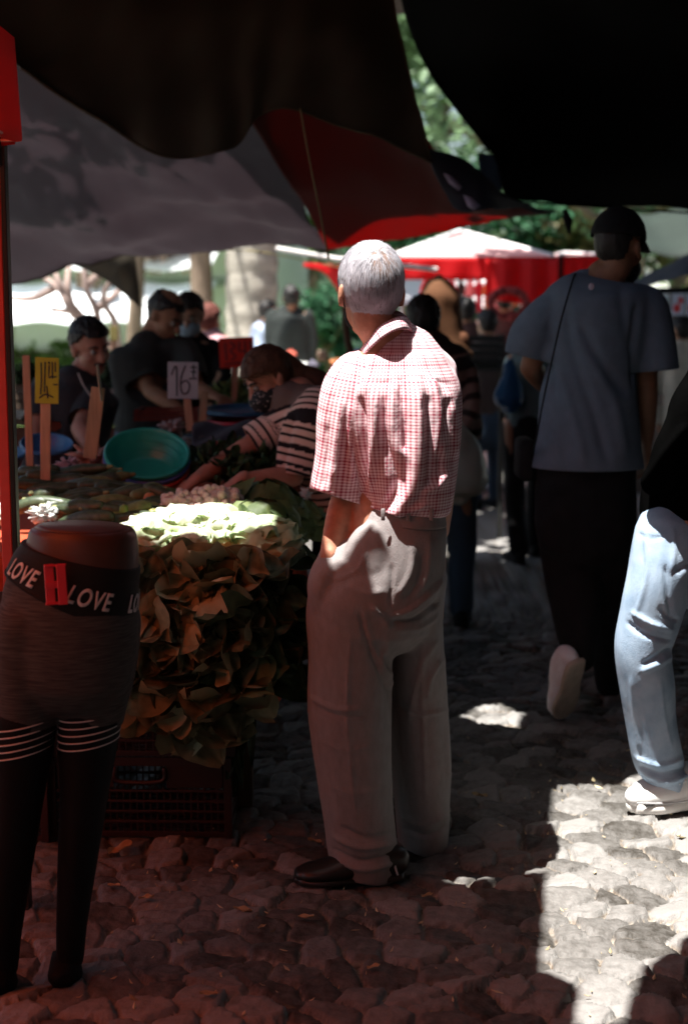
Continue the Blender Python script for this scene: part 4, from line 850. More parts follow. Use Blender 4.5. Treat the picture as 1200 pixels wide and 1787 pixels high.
# ---- the woman in the striped blouse bending over the stall
def striped_woman():
    Y = 5.15; hc = at(468, 660, Y); f = nrm((-.74, -.42, -.55)); u = nrm((-.42, -.2, .7))
    J = dict(head=hc, f=f, u=u, neck=at(524, 684, Y), chest=at(565, 740, Y + .02), pelvis=at(625, 890, Y + .15), front=(-.5, -.5, -.7), side=(.2, -.9, .2), hs=.98,
             sh=[at(482, 752, Y - .02), at(548, 728, Y - .16)], el=[at(400, 800, Y - .10), at(512, 832, Y - .22)], wr=[at(340, 838, Y - .25), at(418, 836, Y - .33)],
             hip=[at(600, 930, Y + .1), at(650, 930, Y + .25)], kn=[at(600, 1080, Y + .1), at(650, 1080, Y + .2)], an=[at(610, 1230, Y + .1), at(660, 1220, Y + .25)], toe=[at(590, 1250, Y), at(640, 1240, Y + .1)],
             hd=[((-.6, -.5, -.45), (.2, .1, -1), -1, .7), ((-.75, -.1, -.55), (.1, .2, -1), -1, .8)])
    sk_ = pbr('sunburnt_skin', (.50, .23, .16), .6, .12, 30, .15, 140, .3)
    b = make_body(J, sk_, .95, .006); s = .93 * .95 * .98
    tag(b, 'woman in a striped blouse and black dotted face mask bending over the vegetables', 'person')
    r_, f_, u_ = frame(f, u); P = lambda x, y, z: np.array(hc) + s * (r_ * x + f_ * y + u_ * z)
    def long(x, y, z):
        if y > .05: return z > .055
        if y > -.02: return z > .02 + (y + .02) * .4
        return z > -.06
    def tail(B):
        B.tube([(P(0, -.10, .02), .035, .03), (at(520, 655, Y + .05), .045, .04), (at(555, 672, Y + .05), .05, .04), (at(590, 700, Y + .05), .045, .035), (at(612, 738, Y + .05), .03, .025), (at(622, 765, Y + .06), .012, .01)], n=14, sub=5)
    h = hair_shell(hc, f, u, s, pbr('chestnut_hair', (.085, .038, .022), .6, .4, 60, .4, 120, .2, stretch=(1, 1, .3)), b, long, 1.13, .004, (72, 48), extra=tail)
    strands('hair_strands', hc, f, u, s, pbr('brown_strand', (.12, .055, .032), .5, .3, 25, 0, spec=.2), h, 2200, .07, (0, .9, .3), .0012, .002, long, 4, 1.145, .2)
    face_bits(b, hc, f, u, s, False)
    mk = bpy.data.materials.new('dotted_black_cloth'); mk.use_nodes = True; t = mk.node_tree; bs = t.nodes['Principled BSDF']; bs.inputs['Roughness'].default_value = .8
    tc = _n(t, 'ShaderNodeTexCoord'); vo = _n(t, 'ShaderNodeTexVoronoi'); vo.inputs['Scale'].default_value = 95; t.links.new(tc.outputs['Object'], vo.inputs['Vector'])
    rp = _n(t, 'ShaderNodeValToRGB'); rp.color_ramp.elements[0].color = (.42, .36, .36, 1); rp.color_ramp.elements[1].color = (.012, .011, .014, 1); rp.color_ramp.elements[0].position = .22; rp.color_ramp.elements[1].position = .34
    t.links.new(vo.outputs['Distance'], rp.inputs[0]); t.links.new(rp.outputs[0], bs.inputs['Base Color'])
    A = Acc(); A.ell(P(0, .052, -.058), (.072 * s, .078 * s, .062 * s), (r_, f_, u_), 24, 16); obj('face_mask', A, mk, b)
    stripe = cloth_pattern('striped_knit', (.76, .52, .44), (.022, .016, .018), 'stripe', 33, .17)
    tk = [(at(505, 705, Y), .10, .085, (.1, -.95, .3)), (at(530, 722, Y), .155, .11, (.1, -.95, .3)), (at(552, 760, Y + .02), .165, .13, (.1, -.95, .3)), (at(578, 820, Y + .06), .155, .13, (.1, -.95, .3)), (at(600, 880, Y + .1), .15, .13, (.1, -.95, .2)), (at(625, 935, Y + .13), .16, .14, (.1, -.95, .2))]
    s1 = [(at(505, 735, Y - .03), .075, .07), (at(478, 752, Y - .03), .075, .07), (at(452, 768, Y - .05), .072, .068), (at(430, 782, Y - .07), .068, .066)]
    s2 = [(at(556, 715, Y - .12), .09, .08), (at(544, 745, Y - .17), .095, .088), (at(532, 785, Y - .19), .090, .085), (at(524, 815, Y - .2), .085, .08), (at(518, 834, Y - .21), .08, .078)]
    A = Acc(); A.tube(tk, n=28, sub=5); A.tube(s1, n=16); A.tube(s2, n=18)
    A.tube([(at(520, 790, Y - .08), .05, .03), (at(500, 830, Y - .1), .02, .02)], n=12)
    cloth('blouse', A, stripe, b, .009, 4, [(at(441, 775, Y - .06), (-1, -.2, -.55), .11), (at(520, 824, Y - .21), (-.15, 0, -1), .13)], .006, (8, 8, 8), 4, [([(515, 720), (500, 780), (492, 840)], 5, -.012), ([(505, 720), (490, 770), (488, 820)], 5, .010)],
          [([k[:3] for k in tk[1:]], (0, 0, 1)), ([k[:3] for k in s1], (0, 0, 1)), ([k[:3] for k in s2], (0, 0, 1))], .003)
    A = Acc(); A.tube([(at(618, 900, Y + .12), .16, .14), (at(622, 980, Y + .15), .17, .14)], n=20); 
    for i in (0, 1): A.tube([(J['hip'][i], .09), (J['kn'][i], .07), (J['an'][i], .06)], n=14)
    cloth('trousers', A, M['black_cloth'], b, .014, 3, (), .005)
striped_woman()
# ---------------------------------------------------------------- more people
def figure(label, Y, head_, f, neck, pelvis, sh, el, wr, shirt, pants, hair, skin, s=1.0, u=(0, 0, 1), half=(.17, .15), depth=.12, sleeve=.6, keep=short_hair, hgrow=1.1, hd=None, group=None, stance=.09, vox=.011, coords=False, face=False, armY=(0, 0), front=None, step=0):
    hc = at(*head_, Y); nk = at(*neck, Y); pv = at(*pelvis, Y); fr = front or (f[0], f[1], 0); side = np.cross(nrm(fr), (0, 0, 1))
    shp = [at(*sh[0], Y), at(*sh[1], Y)]; elp = [at(*el[0], Y + armY[0] * .6), at(*el[1], Y + armY[1] * .6)]; wrp = [at(*wr[0], Y + armY[0]), at(*wr[1], Y + armY[1])]
    base = Vector((pv.x, pv.y, 0)); sv = Vector(side); fv = Vector(nrm(fr)); top = pv.z
    hip = [pv + sv * k * .09 + Vector((0, 0, -.06)) for k in (-1, 1)]; an = [base + sv * k * stance + fv * step * k + Vector((0, 0, .09)) for k in (-1, 1)]; kn = [hip[i] * .48 + an[i] * .52 + fv * .03 for i in (0, 1)]; to = [a + fv * .16 + Vector((0, 0, -.055)) for a in an]
    ch = nk.lerp(pv, .30)
    J = dict(head=hc, f=f, u=u, neck=nk, chest=ch, pelvis=pv, front=fr, side=side, sh=shp, el=elp, wr=wrp, hip=hip, kn=kn, an=an, toe=to,
             hd=hd or [tuple([(wrp[i] - elp[i]), (0, 0, -1) if abs((wrp[i] - elp[i]).z) < .15 else (1 - 2 * i, 0, 0), 1 if i else -1, .6]) for i in (0, 1)])
    b = make_body(J, skin, s, vox); tag(b, label, 'person', group)
    if keep: hair_shell(hc, f, u, .93 * s, hair, b, keep, hgrow * .965, .007)
    if face: face_bits(b, hc, f, u, .93 * s)
    a, d = half
    tk = [(nk.lerp(ch, .12), a * .55 * s, depth * .6), (nk.lerp(ch, .45), a * .98 * s, depth * .9), (ch, a * 1.03 * s, depth * 1.05), (ch.lerp(pv, .5), (a * .5 + d * .5) * s, depth), (ch.lerp(pv, .85), d * 1.04 * s, depth), (pv + (pv - ch) * .10, d * 1.04 * s, depth)]
    A = Acc(); A.tube(tk, side=side, n=24, sub=5); cs = [(tk, (0, -1, 0))]; cuts = []
    for i in (0, 1):
        e = elp[i] if sleeve < 1 else wrp[i]; k = sleeve if sleeve < 1 else 1
        if sleeve < 1: ky = [(ch * .35 + nk * .25 + shp[i] * .4, .07 * s), (shp[i], .066 * s), (shp[i].lerp(e, k * .6), .062 * s), (shp[i].lerp(e, k + .1), .060 * s)]; cuts.append((shp[i].lerp(e, k), e - shp[i], .1))
        else: ky = [(ch * .35 + nk * .25 + shp[i] * .4, .07 * s), (shp[i], .066 * s), (elp[i], .052 * s), (elp[i].lerp(wrp[i], .6), .046 * s), (wrp[i], .038 * s)]
        ky = [(p, r, r) for p, r in ky]; A.tube(ky, n=14); cs.append((ky, (0, -1, 0)))
    cloth('shirt', A, shirt, b, vox, 3, cuts, .012, (6, 6, 3), 2, None, cs if coords else None, 0)
    A = Acc(); A.tube([(pv + Vector((0, 0, .06)), .15 * s, .11), (pv, .165 * s, .12), (pv - Vector((0, 0, .1)), .16 * s, .12)], side=side, n=20)
    for i in (0, 1): A.tube([(hip[i], .088 * s), (kn[i], .068 * s), (an[i], .062 * s)], n=14)
    cloth('trousers', A, pants, b, vox, 3, (), .010, (6, 6, 3), 3, None, None, 0)
    for i in (0, 1):
        hl = Vector((an[i].x, an[i].y, 0)) - fv * .06; A, B = shoe(Acc(), hl, hl + fv * .27, .045, .08); o_ = obj('shoe', A, M['black_cloth'], b); obj('sole', B, M['black_cloth'], o_)
    return b, hc
ch_ = lambda n, c, **k: pbr(n, c, .9, .12, 10, .25, 60, .12, **k)
charcoal = ch_('charcoal_polo', (.045, .045, .05)); darkjean = ch_('dark_denim', (.04, .06, .09)); grey_tee = ch_('dark_grey_tee', (.05, .052, .05)); black_top = ch_('black_top', (.014, .013, .013))
b, hc = figure('moustached vendor in a charcoal polo leaning over the stall between the price stakes', 6.15, (158, 604), nrm((.62, -.72, -.30)), (135, 664), (110, 815), [(88, 672), (172, 690)], [(62, 760), (140, 748)], [(75, 815), (172, 800)],
       charcoal, darkjean, M['hair_dark'], pbr('vendor_skin', (.40, .19, .13), .55, .1, 30, .1), 1.05, (-.1, -.15, 1), sleeve=.75, face=True, vox=.008, armY=(-.3, -.45), front=(.4, -.9, 0), half=(.19, .17), depth=.14)
r_, f_, u_ = frame(nrm((.62, -.72, -.30)), (-.1, -.15, 1)); s = .93 * 1.05
A = Acc(); A.tube([(np.array(hc) + s * (r_ * x + f_ * y + u_ * z), .006) for x, y, z in ((-.028, .090, -.052), (0, .106, -.047), (.028, .090, -.052))], n=8); obj('moustache', A, M['hair_dark'], b)
A = Acc(); A.tube([(at(137, 652, 6.02), .004), (at(146, 672, 5.98), .004), (at(158, 690, 5.97), .004)], n=6); obj('collar_trim', A, pbr('pale_trim', (.4, .36, .34)), b)
figure('vendor with cropped hair in a dark grey t-shirt looking down behind the 16 sign', 6.9, (289, 550), nrm((.72, -.42, -.55)), (262, 596), (262, 735), [(238, 610), (320, 612)], [(262, 682), (345, 680)], [(318, 716), (372, 690)],
       grey_tee, ch_('worn_blue_denim', (.09, .13, .18)), M['hair_dark'], pbr('tan_skin', (.30, .15, .09), .6, .1, 30, .1), 1.05, (.25, -.15, 1), sleeve=.8, face=True, armY=(-.25, -.3), front=(.6, -.7, 0), half=(.20, .18), keep=lambda x, y, z: short_hair(x, y, z) and z < .10, hgrow=1.04)
b, hc = figure('dark-haired woman in black with a pale blue face mask, just behind the vendor in grey', 7.5, (331, 550), nrm((-.1, -.9, -.35)), (336, 592), (350, 735), [(305, 608), (372, 612)], [(300, 680), (392, 655)], [(320, 715), (365, 700)],
       black_top, darkjean, M['hair_dark'], M['skin'], .95, sleeve=1, face=True, armY=(-.2, -.2), hgrow=1.16)
A = Acc(); r_, f_, u_ = frame(nrm((-.1, -.9, -.35))); A.ell(np.array(hc) + f_ * .045 - u_ * .052, (.060, .066, .050), (r_, f_, u_)); obj('face_mask', A, ch_('pale_blue_mask', (.30, .40, .48)), b)
figure('shopper in a pink top standing far behind the vendors, brown hair', 9.6, (366, 560), nrm((.5, .8, 0)), (368, 582), (372, 690), [(352, 590), (386, 592)], [(350, 630), (390, 632)], [(352, 665), (386, 668)],
       ch_('dusty_pink_top', (.50, .28, .30)), darkjean, pbr('red_brown_hair', (.13, .04, .03)), M['skin'], .92, sleeve=1, hgrow=1.2)
figure('man in a grey-green jacket with his back turned, far off beside the palm', 13.6, (508, 521), nrm((-.1, 1, 0)), (507, 541), (506, 640), [(478, 552), (538, 552)], [(469, 590), (545, 590)], [(475, 630), (542, 628)],
       pbr('grey_green_jacket', (.028, .034, .032), .9, .15, 6, .3), darkjean, M['hair_dark'], M['skin_dark'], 1.05, sleeve=1, hgrow=1.12, half=(.20, .20))
figure('man in a light blue shirt standing left of the man in the grey-green jacket', 14.2, (469, 545), nrm((.8, .3, 0)), (467, 563), (466, 650), [(450, 573), (482, 573)], [(445, 606), (484, 608)], [(452, 636), (486, 620)],
       ch_('light_blue_shirt', (.48, .56, .72)), darkjean, M['hair_dark'], M['skin'], 1.0, sleeve=1, half=(.17, .17))
brown_knit = cloth_pattern('brown_striped_knit', (.24, .15, .125), (.035, .022, .02), 'stripe', 13, .2)
figure('dark-haired shopper in a brown striped jumper just beyond the checked shirt', 6.6, (738, 562), nrm((.1, .98, -.15)), (752, 598), (775, 745), [(718, 618), (800, 630)], [(712, 690), (822, 705)], [(730, 740), (800, 775)],
       brown_knit, darkjean, M['hair_dark'], M['skin_dark'], 1.0, sleeve=1, hgrow=1.14, coords=True, half=(.17, .17), depth=.14, armY=(0, -.15))
b, hc = figure('person in a brown headscarf and brown coat standing behind the striped jumper', 8.3, (765, 528), nrm((.2, .97, 0)), (766, 565), (770, 700), [(738, 585), (800, 588)], [(732, 640), (806, 645)], [(740, 680), (800, 685)],
       ch_('rust_brown_coat', (.13, .055, .03)), darkjean, M['hair_dark'], M['skin_dark'], 1.0, sleeve=1, keep=None)
A = Acc(); hv = Vector(hc); A.tube([(hv + Vector((0, 0, .14)), .03), (hv + Vector((0, 0, .12)), .075), (hv + Vector((0, 0, .04)), .108, .12), (hv + Vector((0, 0, -.05)), .118, .13), (hv + Vector((0, 0, -.16)), .14, .13), (hv + Vector((0, 0, -.30)), .20, .14)], n=20, sub=5)
cloth('headscarf', A, ch_('brown_scarf', (.12, .055, .028)), b, .012, 3, (), .012, (6, 6, 4))
b, hc = figure('shopper in grey-teal top and black trousers half hidden by the man in the cap', 8.4, (925, 590), nrm((-.2, .95, 0)), (922, 615), (922, 730), [(895, 630), (955, 632)], [(890, 680), (960, 685)], [(893, 715), (958, 728)],
       ch_('grey_teal_top', (.12, .17, .18)), M['black_cloth'], M['hair_dark'], M['skin_dark'], .9, sleeve=1, step=.12)
# distant shoppers under the red awnings
for (x, y, Y, c, lab, sc, fx) in ((812, 545, 11.5, (.10, .05, .045), 'distant shopper in a maroon top under the red awning', 1, -.2), (882, 528, 13.5, (.06, .035, .035), 'distant shopper in a dark brown top under the red awning', 1, .6),
                           (792, 536, 12.2, (.30, .05, .05), 'distant shopper in a dull red top left of the garment rail', .95, .3), (848, 566, 10.6, (.07, .05, .045), 'distant shopper in a dark top below the red awning, by the blue bag', .9, -.5),
                           (1186, 578, 10.5, (.45, .40, .32), 'distant shopper in a cream top in front of the posters at the right', .9, -.8)):
    figure(lab, Y, (x, y), nrm((fx, .9, 0)), (x + 1, y + 170 / Y * 1.4), (x + 2, y + 2482 / Y * .72), [(x - 400 / Y, y + 520 / Y), (x + 400 / Y, y + 520 / Y)], [(x - 520 / Y, y + 1150 / Y), (x + 520 / Y, y + 1150 / Y)], [(x - 420 / Y, y + 1650 / Y), (x + 420 / Y, y + 1650 / Y)],
           ch_('crowd_cloth', c), darkjean, M['hair_dark'], M['skin_dark'], sc, sleeve=1, vox=.016, hgrow=1.14)

# ---------------------------------------------------------------- mannequin in leggings
def mannequin():
    Y = 3.0; sd = (1, 0, 0)
    sd = nrm((.97, -.24, 0)); t = empty('mannequin', Vector((at(120, 1000, Y).x, Y, 0)))
    cap = pbr('mannequin_shell', (.075, .030, .018), .42, .25, 10, .1, 60, .4)
    up_ = (at(148, 905, Y), .118, .088)
    A = Acc()
    def rg(px, py, hw, dep, Yo=0): return (at(px, py, Y + Yo), hw * mpp(Y), dep)
    A.tube([rg(146, 921, 88, .088), rg(146, 930, 96, .095), rg(145, 948, 100, .100), rg(143, 975, 103, .105), rg(138, 1000, 108, .11)], side=sd, n=48, sub=5, cap='flat')
    obj('waist_shell', A, cap, t)
    A = Acc(); A.tube([rg(146, 917, 78, .076), rg(146, 921.5, 87, .086)], side=sd, n=48, cap='flat', sub=1); obj('waist_rim', A, cap, t)
    # waistband
    blackk = pbr('black_elastic', (.008, .008, .008), .75, .2, 60, .25, 300, .25); 
    wbk = [rg(142, 966, 108, .108), rg(138, 985, 113, .112), rg(130, 1012, 120, .118), rg(124, 1034, 124, .123), rg(121, 1042, 125, .124)]
    A = Acc(); A.tube(wbk, side=sd, n=64, sub=5, cap='flat'); obj('waistband', A, blackk, t, solid=0)
    # leggings: hips and two legs
    lg = bpy.data.materials.new('heather_leggings'); lg.use_nodes = True; tt = lg.node_tree; bs = tt.nodes['Principled BSDF']; bs.inputs['Roughness'].default_value = .85; bs.inputs['Specular IOR Level'].default_value = .15
    tc = _n(tt, 'ShaderNodeTexCoord'); mp = _n(tt, 'ShaderNodeMapping'); mp.inputs['Scale'].default_value = (14, 14, 230); nz = _n(tt, 'ShaderNodeTexNoise'); nz.inputs['Scale'].default_value = 1.6; nz.inputs['Detail'].default_value = 4
    tt.links.new(tc.outputs['Object'], mp.inputs[0]); tt.links.new(mp.outputs[0], nz.inputs['Vector']); rp = _n(tt, 'ShaderNodeValToRGB'); rp.color_ramp.elements[0].color = (.040, .038, .038, 1); rp.color_ramp.elements[1].color = (.085, .080, .077, 1); rp.color_ramp.elements[0].position = .35; rp.color_ramp.elements[1].position = .68
    tt.links.new(nz.outputs[0], rp.inputs[0]); tt.links.new(rp.outputs[0], bs.inputs['Base Color'])
    A = Acc(); A.tube([rg(124, 1034, 121, .12), rg(122, 1065, 124, .128), rg(119, 1110, 126, .132), rg(118, 1150, 124, .125)], side=sd, n=48, sub=5)
    L1 = [rg(62, 1090, 68, .11, -.01), rg(54, 1160, 62, .10, -.01), rg(48, 1235, 56, .085, -.01), rg(42, 1290, 53, .078, -.01)]
    L2 = [rg(178, 1090, 68, .11, .03), rg(175, 1160, 63, .10, .03), rg(163, 1235, 57, .085, .03), rg(155, 1290, 54, .078, .03)]
    A.tube(L1, side=sd, n=32, sub=5); A.tube(L2, side=sd, n=32, sub=5)
    P, N, Fc = remesh(A, .008, 6); Fc = cut(P, Fc, [(at(42, 1262, Y - .01), (0, 0, -1), .2), (at(160, 1262, Y + .03), (0, 0, -1), .13)]); P, Fc, N = compact(P, Fc, N)
    P = P + N * (fbm(P, (4, 4, 9), 3) * .004)[:, None]
    obj('leggings', raw(P, Fc), lg, t)
    # dark stocking tops with thin white rings, and the dark shins
    white = pbr('white_ring', (.62, .60, .60), .7, .05); dk = pbr('stocking_black', (.006, .006, .007), .8, .2, 30, .2, 200, .2)
    for (k, (x0, y0), Yo) in ((0, (45, 1247), -.01), (1, (160, 1232), .03)):
        w0 = 56 if k == 0 else 56
        ks = [rg(x0, y0, w0, .086, Yo), rg(x0 - 5, y0 + 60, w0 - 4, .08, Yo), rg(x0 - 12, y0 + 150, w0 - 14, .068, Yo), rg(x0 - 24, y0 + 270, w0 - 22, .058, Yo), rg(x0 - 34, y0 + 380, w0 - 30, .048, Yo), rg(x0 - 38, y0 + 445, w0 - 33, .042, Yo)]
        bot = Vector((at(x0 - 45, 1640, Y + Yo).x, Y + Yo, .05)); ks.append((bot, .032, .034)); ks.append((bot + Vector((0, -.015, -.035)), .034, .06))
        A = Acc(); A.tube(ks, side=sd, n=36, sub=6); lo = obj('leg', A, dk, t)
        for j in range(5):
            dy = 10 + j * 12.5; ww = w0 + 1.3 - 4 * dy / 60; cpos = rg(x0 - 5 * dy / 60, y0 + dy, ww, .0865 - .006 * dy / 60, Yo)
            B = Acc(); nn = 64; c, a, dpt = cpos; s1 = nrm(sd); s2 = np.array((-s1[1], s1[0], 0)); tl = .035 if k == 0 else .035
            pts = [(np.array(c) + s1 * math.cos(q) * a + s2 * math.sin(q) * dpt + np.array((0, 0, 1)) * (-.020 * math.sin(q) * 0 + .012 * math.cos(q) * (1 if k == 0 else .6)), .0017) for q in np.linspace(0, 2 * math.pi, nn)]
            B.tube(pts, side=(0, 0, 1), n=6, sub=1, cap=None); obj('white_stripe', B, white, lo)
    # lettering on the band, wrapped round it
    c0, a0, d0 = np.array(wbk[2][0]), wbk[2][1] + .0015, wbk[2][2] + .0015; s1 = nrm(sd); s2 = np.array((-s1[1], s1[0], 0)); lt = pbr('white_lettering', (.60, .56, .56), .7, .06, 80, .1)
    c_hi, a_hi, d_hi = np.array(wbk[1][0]), wbk[1][1] + .0018, wbk[1][2] + .0018; c_lo, a_lo, d_lo = np.array(wbk[3][0]), wbk[3][1] + .0018, wbk[3][2] + .0018
    def onband(ang, h):
        k = (h - c_lo[2]) / (c_hi[2] - c_lo[2]); c = c_lo + (c_hi - c_lo) * k; a = a_lo + (a_hi - a_lo) * k; d = d_lo + (d_hi - d_lo) * k
        tt_ = nrm(c_lo - c_hi); e1 = nrm(s1 - tt_ * np.dot(s1, tt_)); e2 = np.cross(tt_, e1); e2 = e2 if e2[1] < 0 else -e2
        return c + e1 * math.cos(ang) * (a + .001) + e2 * math.sin(ang) * (d + .001)
    def word(txt, ang0, size, zmid, wscale=1.0):
        cu = bpy.data.curves.new('t', 'FONT'); cu.body = txt; cu.size = size; cu.shear = .30; cu.space_character = 1.16; cu.offset = size * .022; to = bpy.data.objects.new('t', cu); scn.collection.objects.link(to)
        me = bpy.data.meshes.new_from_object(to.evaluated_get(bpy.context.evaluated_depsgraph_get())); bpy.data.objects.remove(to)
        bm = bmesh.new(); bm.from_mesh(me); bmesh.ops.triangulate(bm, faces=bm.faces); bmesh.ops.subdivide_edges(bm, edges=bm.edges, cuts=1); 
        for v in bm.verts:
            ang = ang0 - v.co.x * wscale / .13; v.co = Vector(onband(ang, zmid + v.co.y - size * .35))
        bm.to_mesh(me); bm.free(); me.materials.append(lt); o_ = link('lettering', me, t); m_ = o_.modifiers.new('s', 'SOLIDIFY'); m_.thickness = .0012; m_.offset = 0
    zc = at(130, 1006, Y).z - .004
    import math as _m
    word('LOVE', R(143), .050, zc - .002, .66); word('LOVE', R(75), .050, zc - .004, .66); word('LOVE', R(14), .050, zc - .004, .66)
    # the red clip-on size tag
    rd = pbr('red_plastic_tag', (.70, .02, .035), .35, .08, 20, .05, 60, .5); tc_ = at(98, 1020, Y - .145); A = Acc()
    def bx(x0, z0, x1, z1): A.box(tc_ + Vector(((x0 + x1) / 2, 0, (z0 + z1) / 2)), (x1 - x0, .003, z1 - z0), ((1, .25, .04), (-.25, 1, 0), (-.04, 0, 1)))
    bx(-.022, -.042, -.003, .042); bx(.003, -.042, .022, .042); bx(-.022, -.0075, .022, .0075); bx(-.022, -.042, .022, -.036) ; bx(-.022, .037, .022, .042)
    obj('size_tag', A, rd, t, False, bevel=.003)
    tag(t, 'headless mannequin legs in dark leggings with a LOVE waistband and red H tag', 'mannequin')
mannequin()
# ---------------------------------------------------------------- the vegetable stall
wood = pbr('stake_wood', (.50, .27, .17), .8, .18, 14, .3, 80, .2, stretch=(6, 6, .6))
board = pbr('table_board', (.10, .07, .05), .8, .25, 8, .3, 60, .2)
t = empty('stall_table', (-1.3, 4.9, 0)); A = Acc(); A.box((-1.32, 4.98, .765), (2.2, 1.9, .03)); obj('tabletop', A, board, t, False, bevel=.004)
for x, y in ((-.30, 4.15), (-.30, 5.8), (-2.3, 4.15), (-2.3, 5.8)):
    A = Acc(); A.box((x, y, .375), (.05, .05, .75)); obj('leg', A, board, t, False, bevel=.004)
tag(t, 'low wooden stall table loaded with vegetables at the left', 'table')
rc = pbr('orange_red_cloth', (.42, .07, .03), .85, .15, 8, .3, 120, .15); A = Acc()
def drape(u, v):
    if u < .45: x, y = -.20 + .012 * math.sin(v * 3), 5.85 - (5.85 - 4.06) * (u / .45)
    else: x, y = -.20 - (2.2) * ((u - .45) / .55), 4.02
    z = .785 - v * (.40 + .05 * math.sin(u * 31)); k = .03 * math.sin(u * 90) * v + .02 * math.sin(u * 37 + 1) * v
    return (x + (k if u < .45 else 0), y - (0 if u < .45 else k), z)
A.grid(drape, 160, 16); A.grid(lambda u, v: (-2.4 + 2.2 * u, 4.02 + 1.83 * v, .786), 20, 16); tag(obj('tablecloth', A, rc, solid=.003), 'orange-red cloth hanging down over the side of the vegetable table', 'tablecloth')
# crates under the front of the table
cm_ = pbr('dark_red_crate_plastic', (.028, .009, .007), .5, .2, 6, .1, 60, .4)
def crate():
    t = empty('crate', (0, 0, 0)); W, D, Hh = .50, .34, .235; A = Acc()
    for (x0, x1) in ((-W / 2, W / 2),):
        for y in (-D / 2, D / 2):
            for z, h in ((.008, .016), (.045, .008), (.075, .008), (.105, .008), (.135, .008), (.222, .026)): A.box((0, y, z), (W, .008, h))
            for i in range(26): A.box((-W / 2 + .01 + i * (W - .02) / 25, y + (.001 if y < 0 else -.001), .075), (.005, .005, .15))
            A.box((-.155, y, .18), (.16, .006, .07)); A.box((.155, y, .18), (.16, .006, .07))
        for x in (-W / 2, W / 2):
            for z, h in ((.008, .016), (.045, .008), (.075, .008), (.105, .008), (.135, .008), (.222, .026)): A.box((x, 0, z), (.008, D, h))
            for i in range(12): A.box((x, -D / 2 + .02 + i * (D - .04) / 11, .11), (.005, .005, .21))
    for x in (-W / 2, W / 2):
        for y in (-D / 2, D / 2): A.box((x, y, Hh / 2), (.022, .022, Hh))
    obj('body', A, cm_, t, False, bevel=.0015)
    A = Acc(); 
    for i in range(9): A.box((0, -D / 2 + .03 + i * .035, .006), (W - .02, .012, .006))
    obj('slatted_bottom', A, cm_, t, False)
    A = Acc(); A.tube([((-.07, -D / 2 - .006, .20), .007), ((-.06, -D / 2 - .008, .165), .007), ((.06, -D / 2 - .008, .165), .007), ((.07, -D / 2 - .006, .20), .007)], n=8, side=(0, 1, 0)); obj('handle', A, cm_, t)
    return t
c0 = crate(); fc = True
for (x, y, nm) in ((-.575, 4.06, 'right'), (-1.09, 4.03, 'left')):
    for k, lv in ((0, 'bottom'), (1, 'middle'), (2, 'top')):
        o = c0 if fc else copy_tree(c0); fc = False
        o.location = (x + .008 * k, y + .006 * k * (-1) ** k, .240 * k + .002); o.rotation_euler = (0, 0, .02 * (k - 1))
        tag(o, f'dark red slatted plastic crate, {lv} of the stack ' + ('under the fallen leaves' if nm == 'right' else 'hidden behind the mannequin'), 'crate', 'crates stacked under the stall')
# outer leaves heaped over the front
def leafmat(name, c1, c2, trans=.15):
    m = bpy.data.materials.new(name); m.use_nodes = True; t = m.node_tree; b = t.nodes['Principled BSDF']; b.inputs['Roughness'].default_value = .55; b.inputs['Specular IOR Level'].default_value = .3
    a = _n(t, 'ShaderNodeAttribute'); a.attribute_name = 'leaf'; tc = _n(t, 'ShaderNodeTexCoord'); nz = _n(t, 'ShaderNodeTexNoise'); nz.inputs['Scale'].default_value = 25; nz.inputs['Detail'].default_value = 5; t.links.new(tc.outputs['Object'], nz.inputs['Vector'])
    ad = _n(t, 'ShaderNodeMath'); ad.operation = 'MULTIPLY_ADD'; ad.inputs[1].default_value = .5; t.links.new(nz.outputs[0], ad.inputs[0]); t.links.new(a.outputs['Fac'], ad.inputs[2])
    rp = _n(t, 'ShaderNodeValToRGB'); rp.color_ramp.elements[0].color = (*c1, 1); rp.color_ramp.elements[1].color = (*c2, 1); rp.color_ramp.elements[0].position = .3; rp.color_ramp.elements[1].position = 1.1 if False else 1.0
    t.links.new(ad.outputs[0], rp.inputs[0]); t.links.new(rp.outputs[0], b.inputs['Base Color'])
    tr = _n(t, 'ShaderNodeBsdfTranslucent'); t.links.new(rp.outputs[0], tr.inputs[0]); mx = _n(t, 'ShaderNodeMixShader'); mx.inputs[0].default_value = trans; t.links.new(b.outputs[0], mx.inputs[1]); t.links.new(tr.outputs[0], mx.inputs[2]); t.links.new(mx.outputs[0], t.nodes['Material Output'].inputs[0])
    bp = _n(t, 'ShaderNodeBump'); bp.inputs['Strength'].default_value = .5; bp.inputs['Distance'].default_value = .006; t.links.new(nz.outputs[0], bp.inputs['Height']); t.links.new(bp.outputs[0], b.inputs['Normal'])
    return m
LV = []
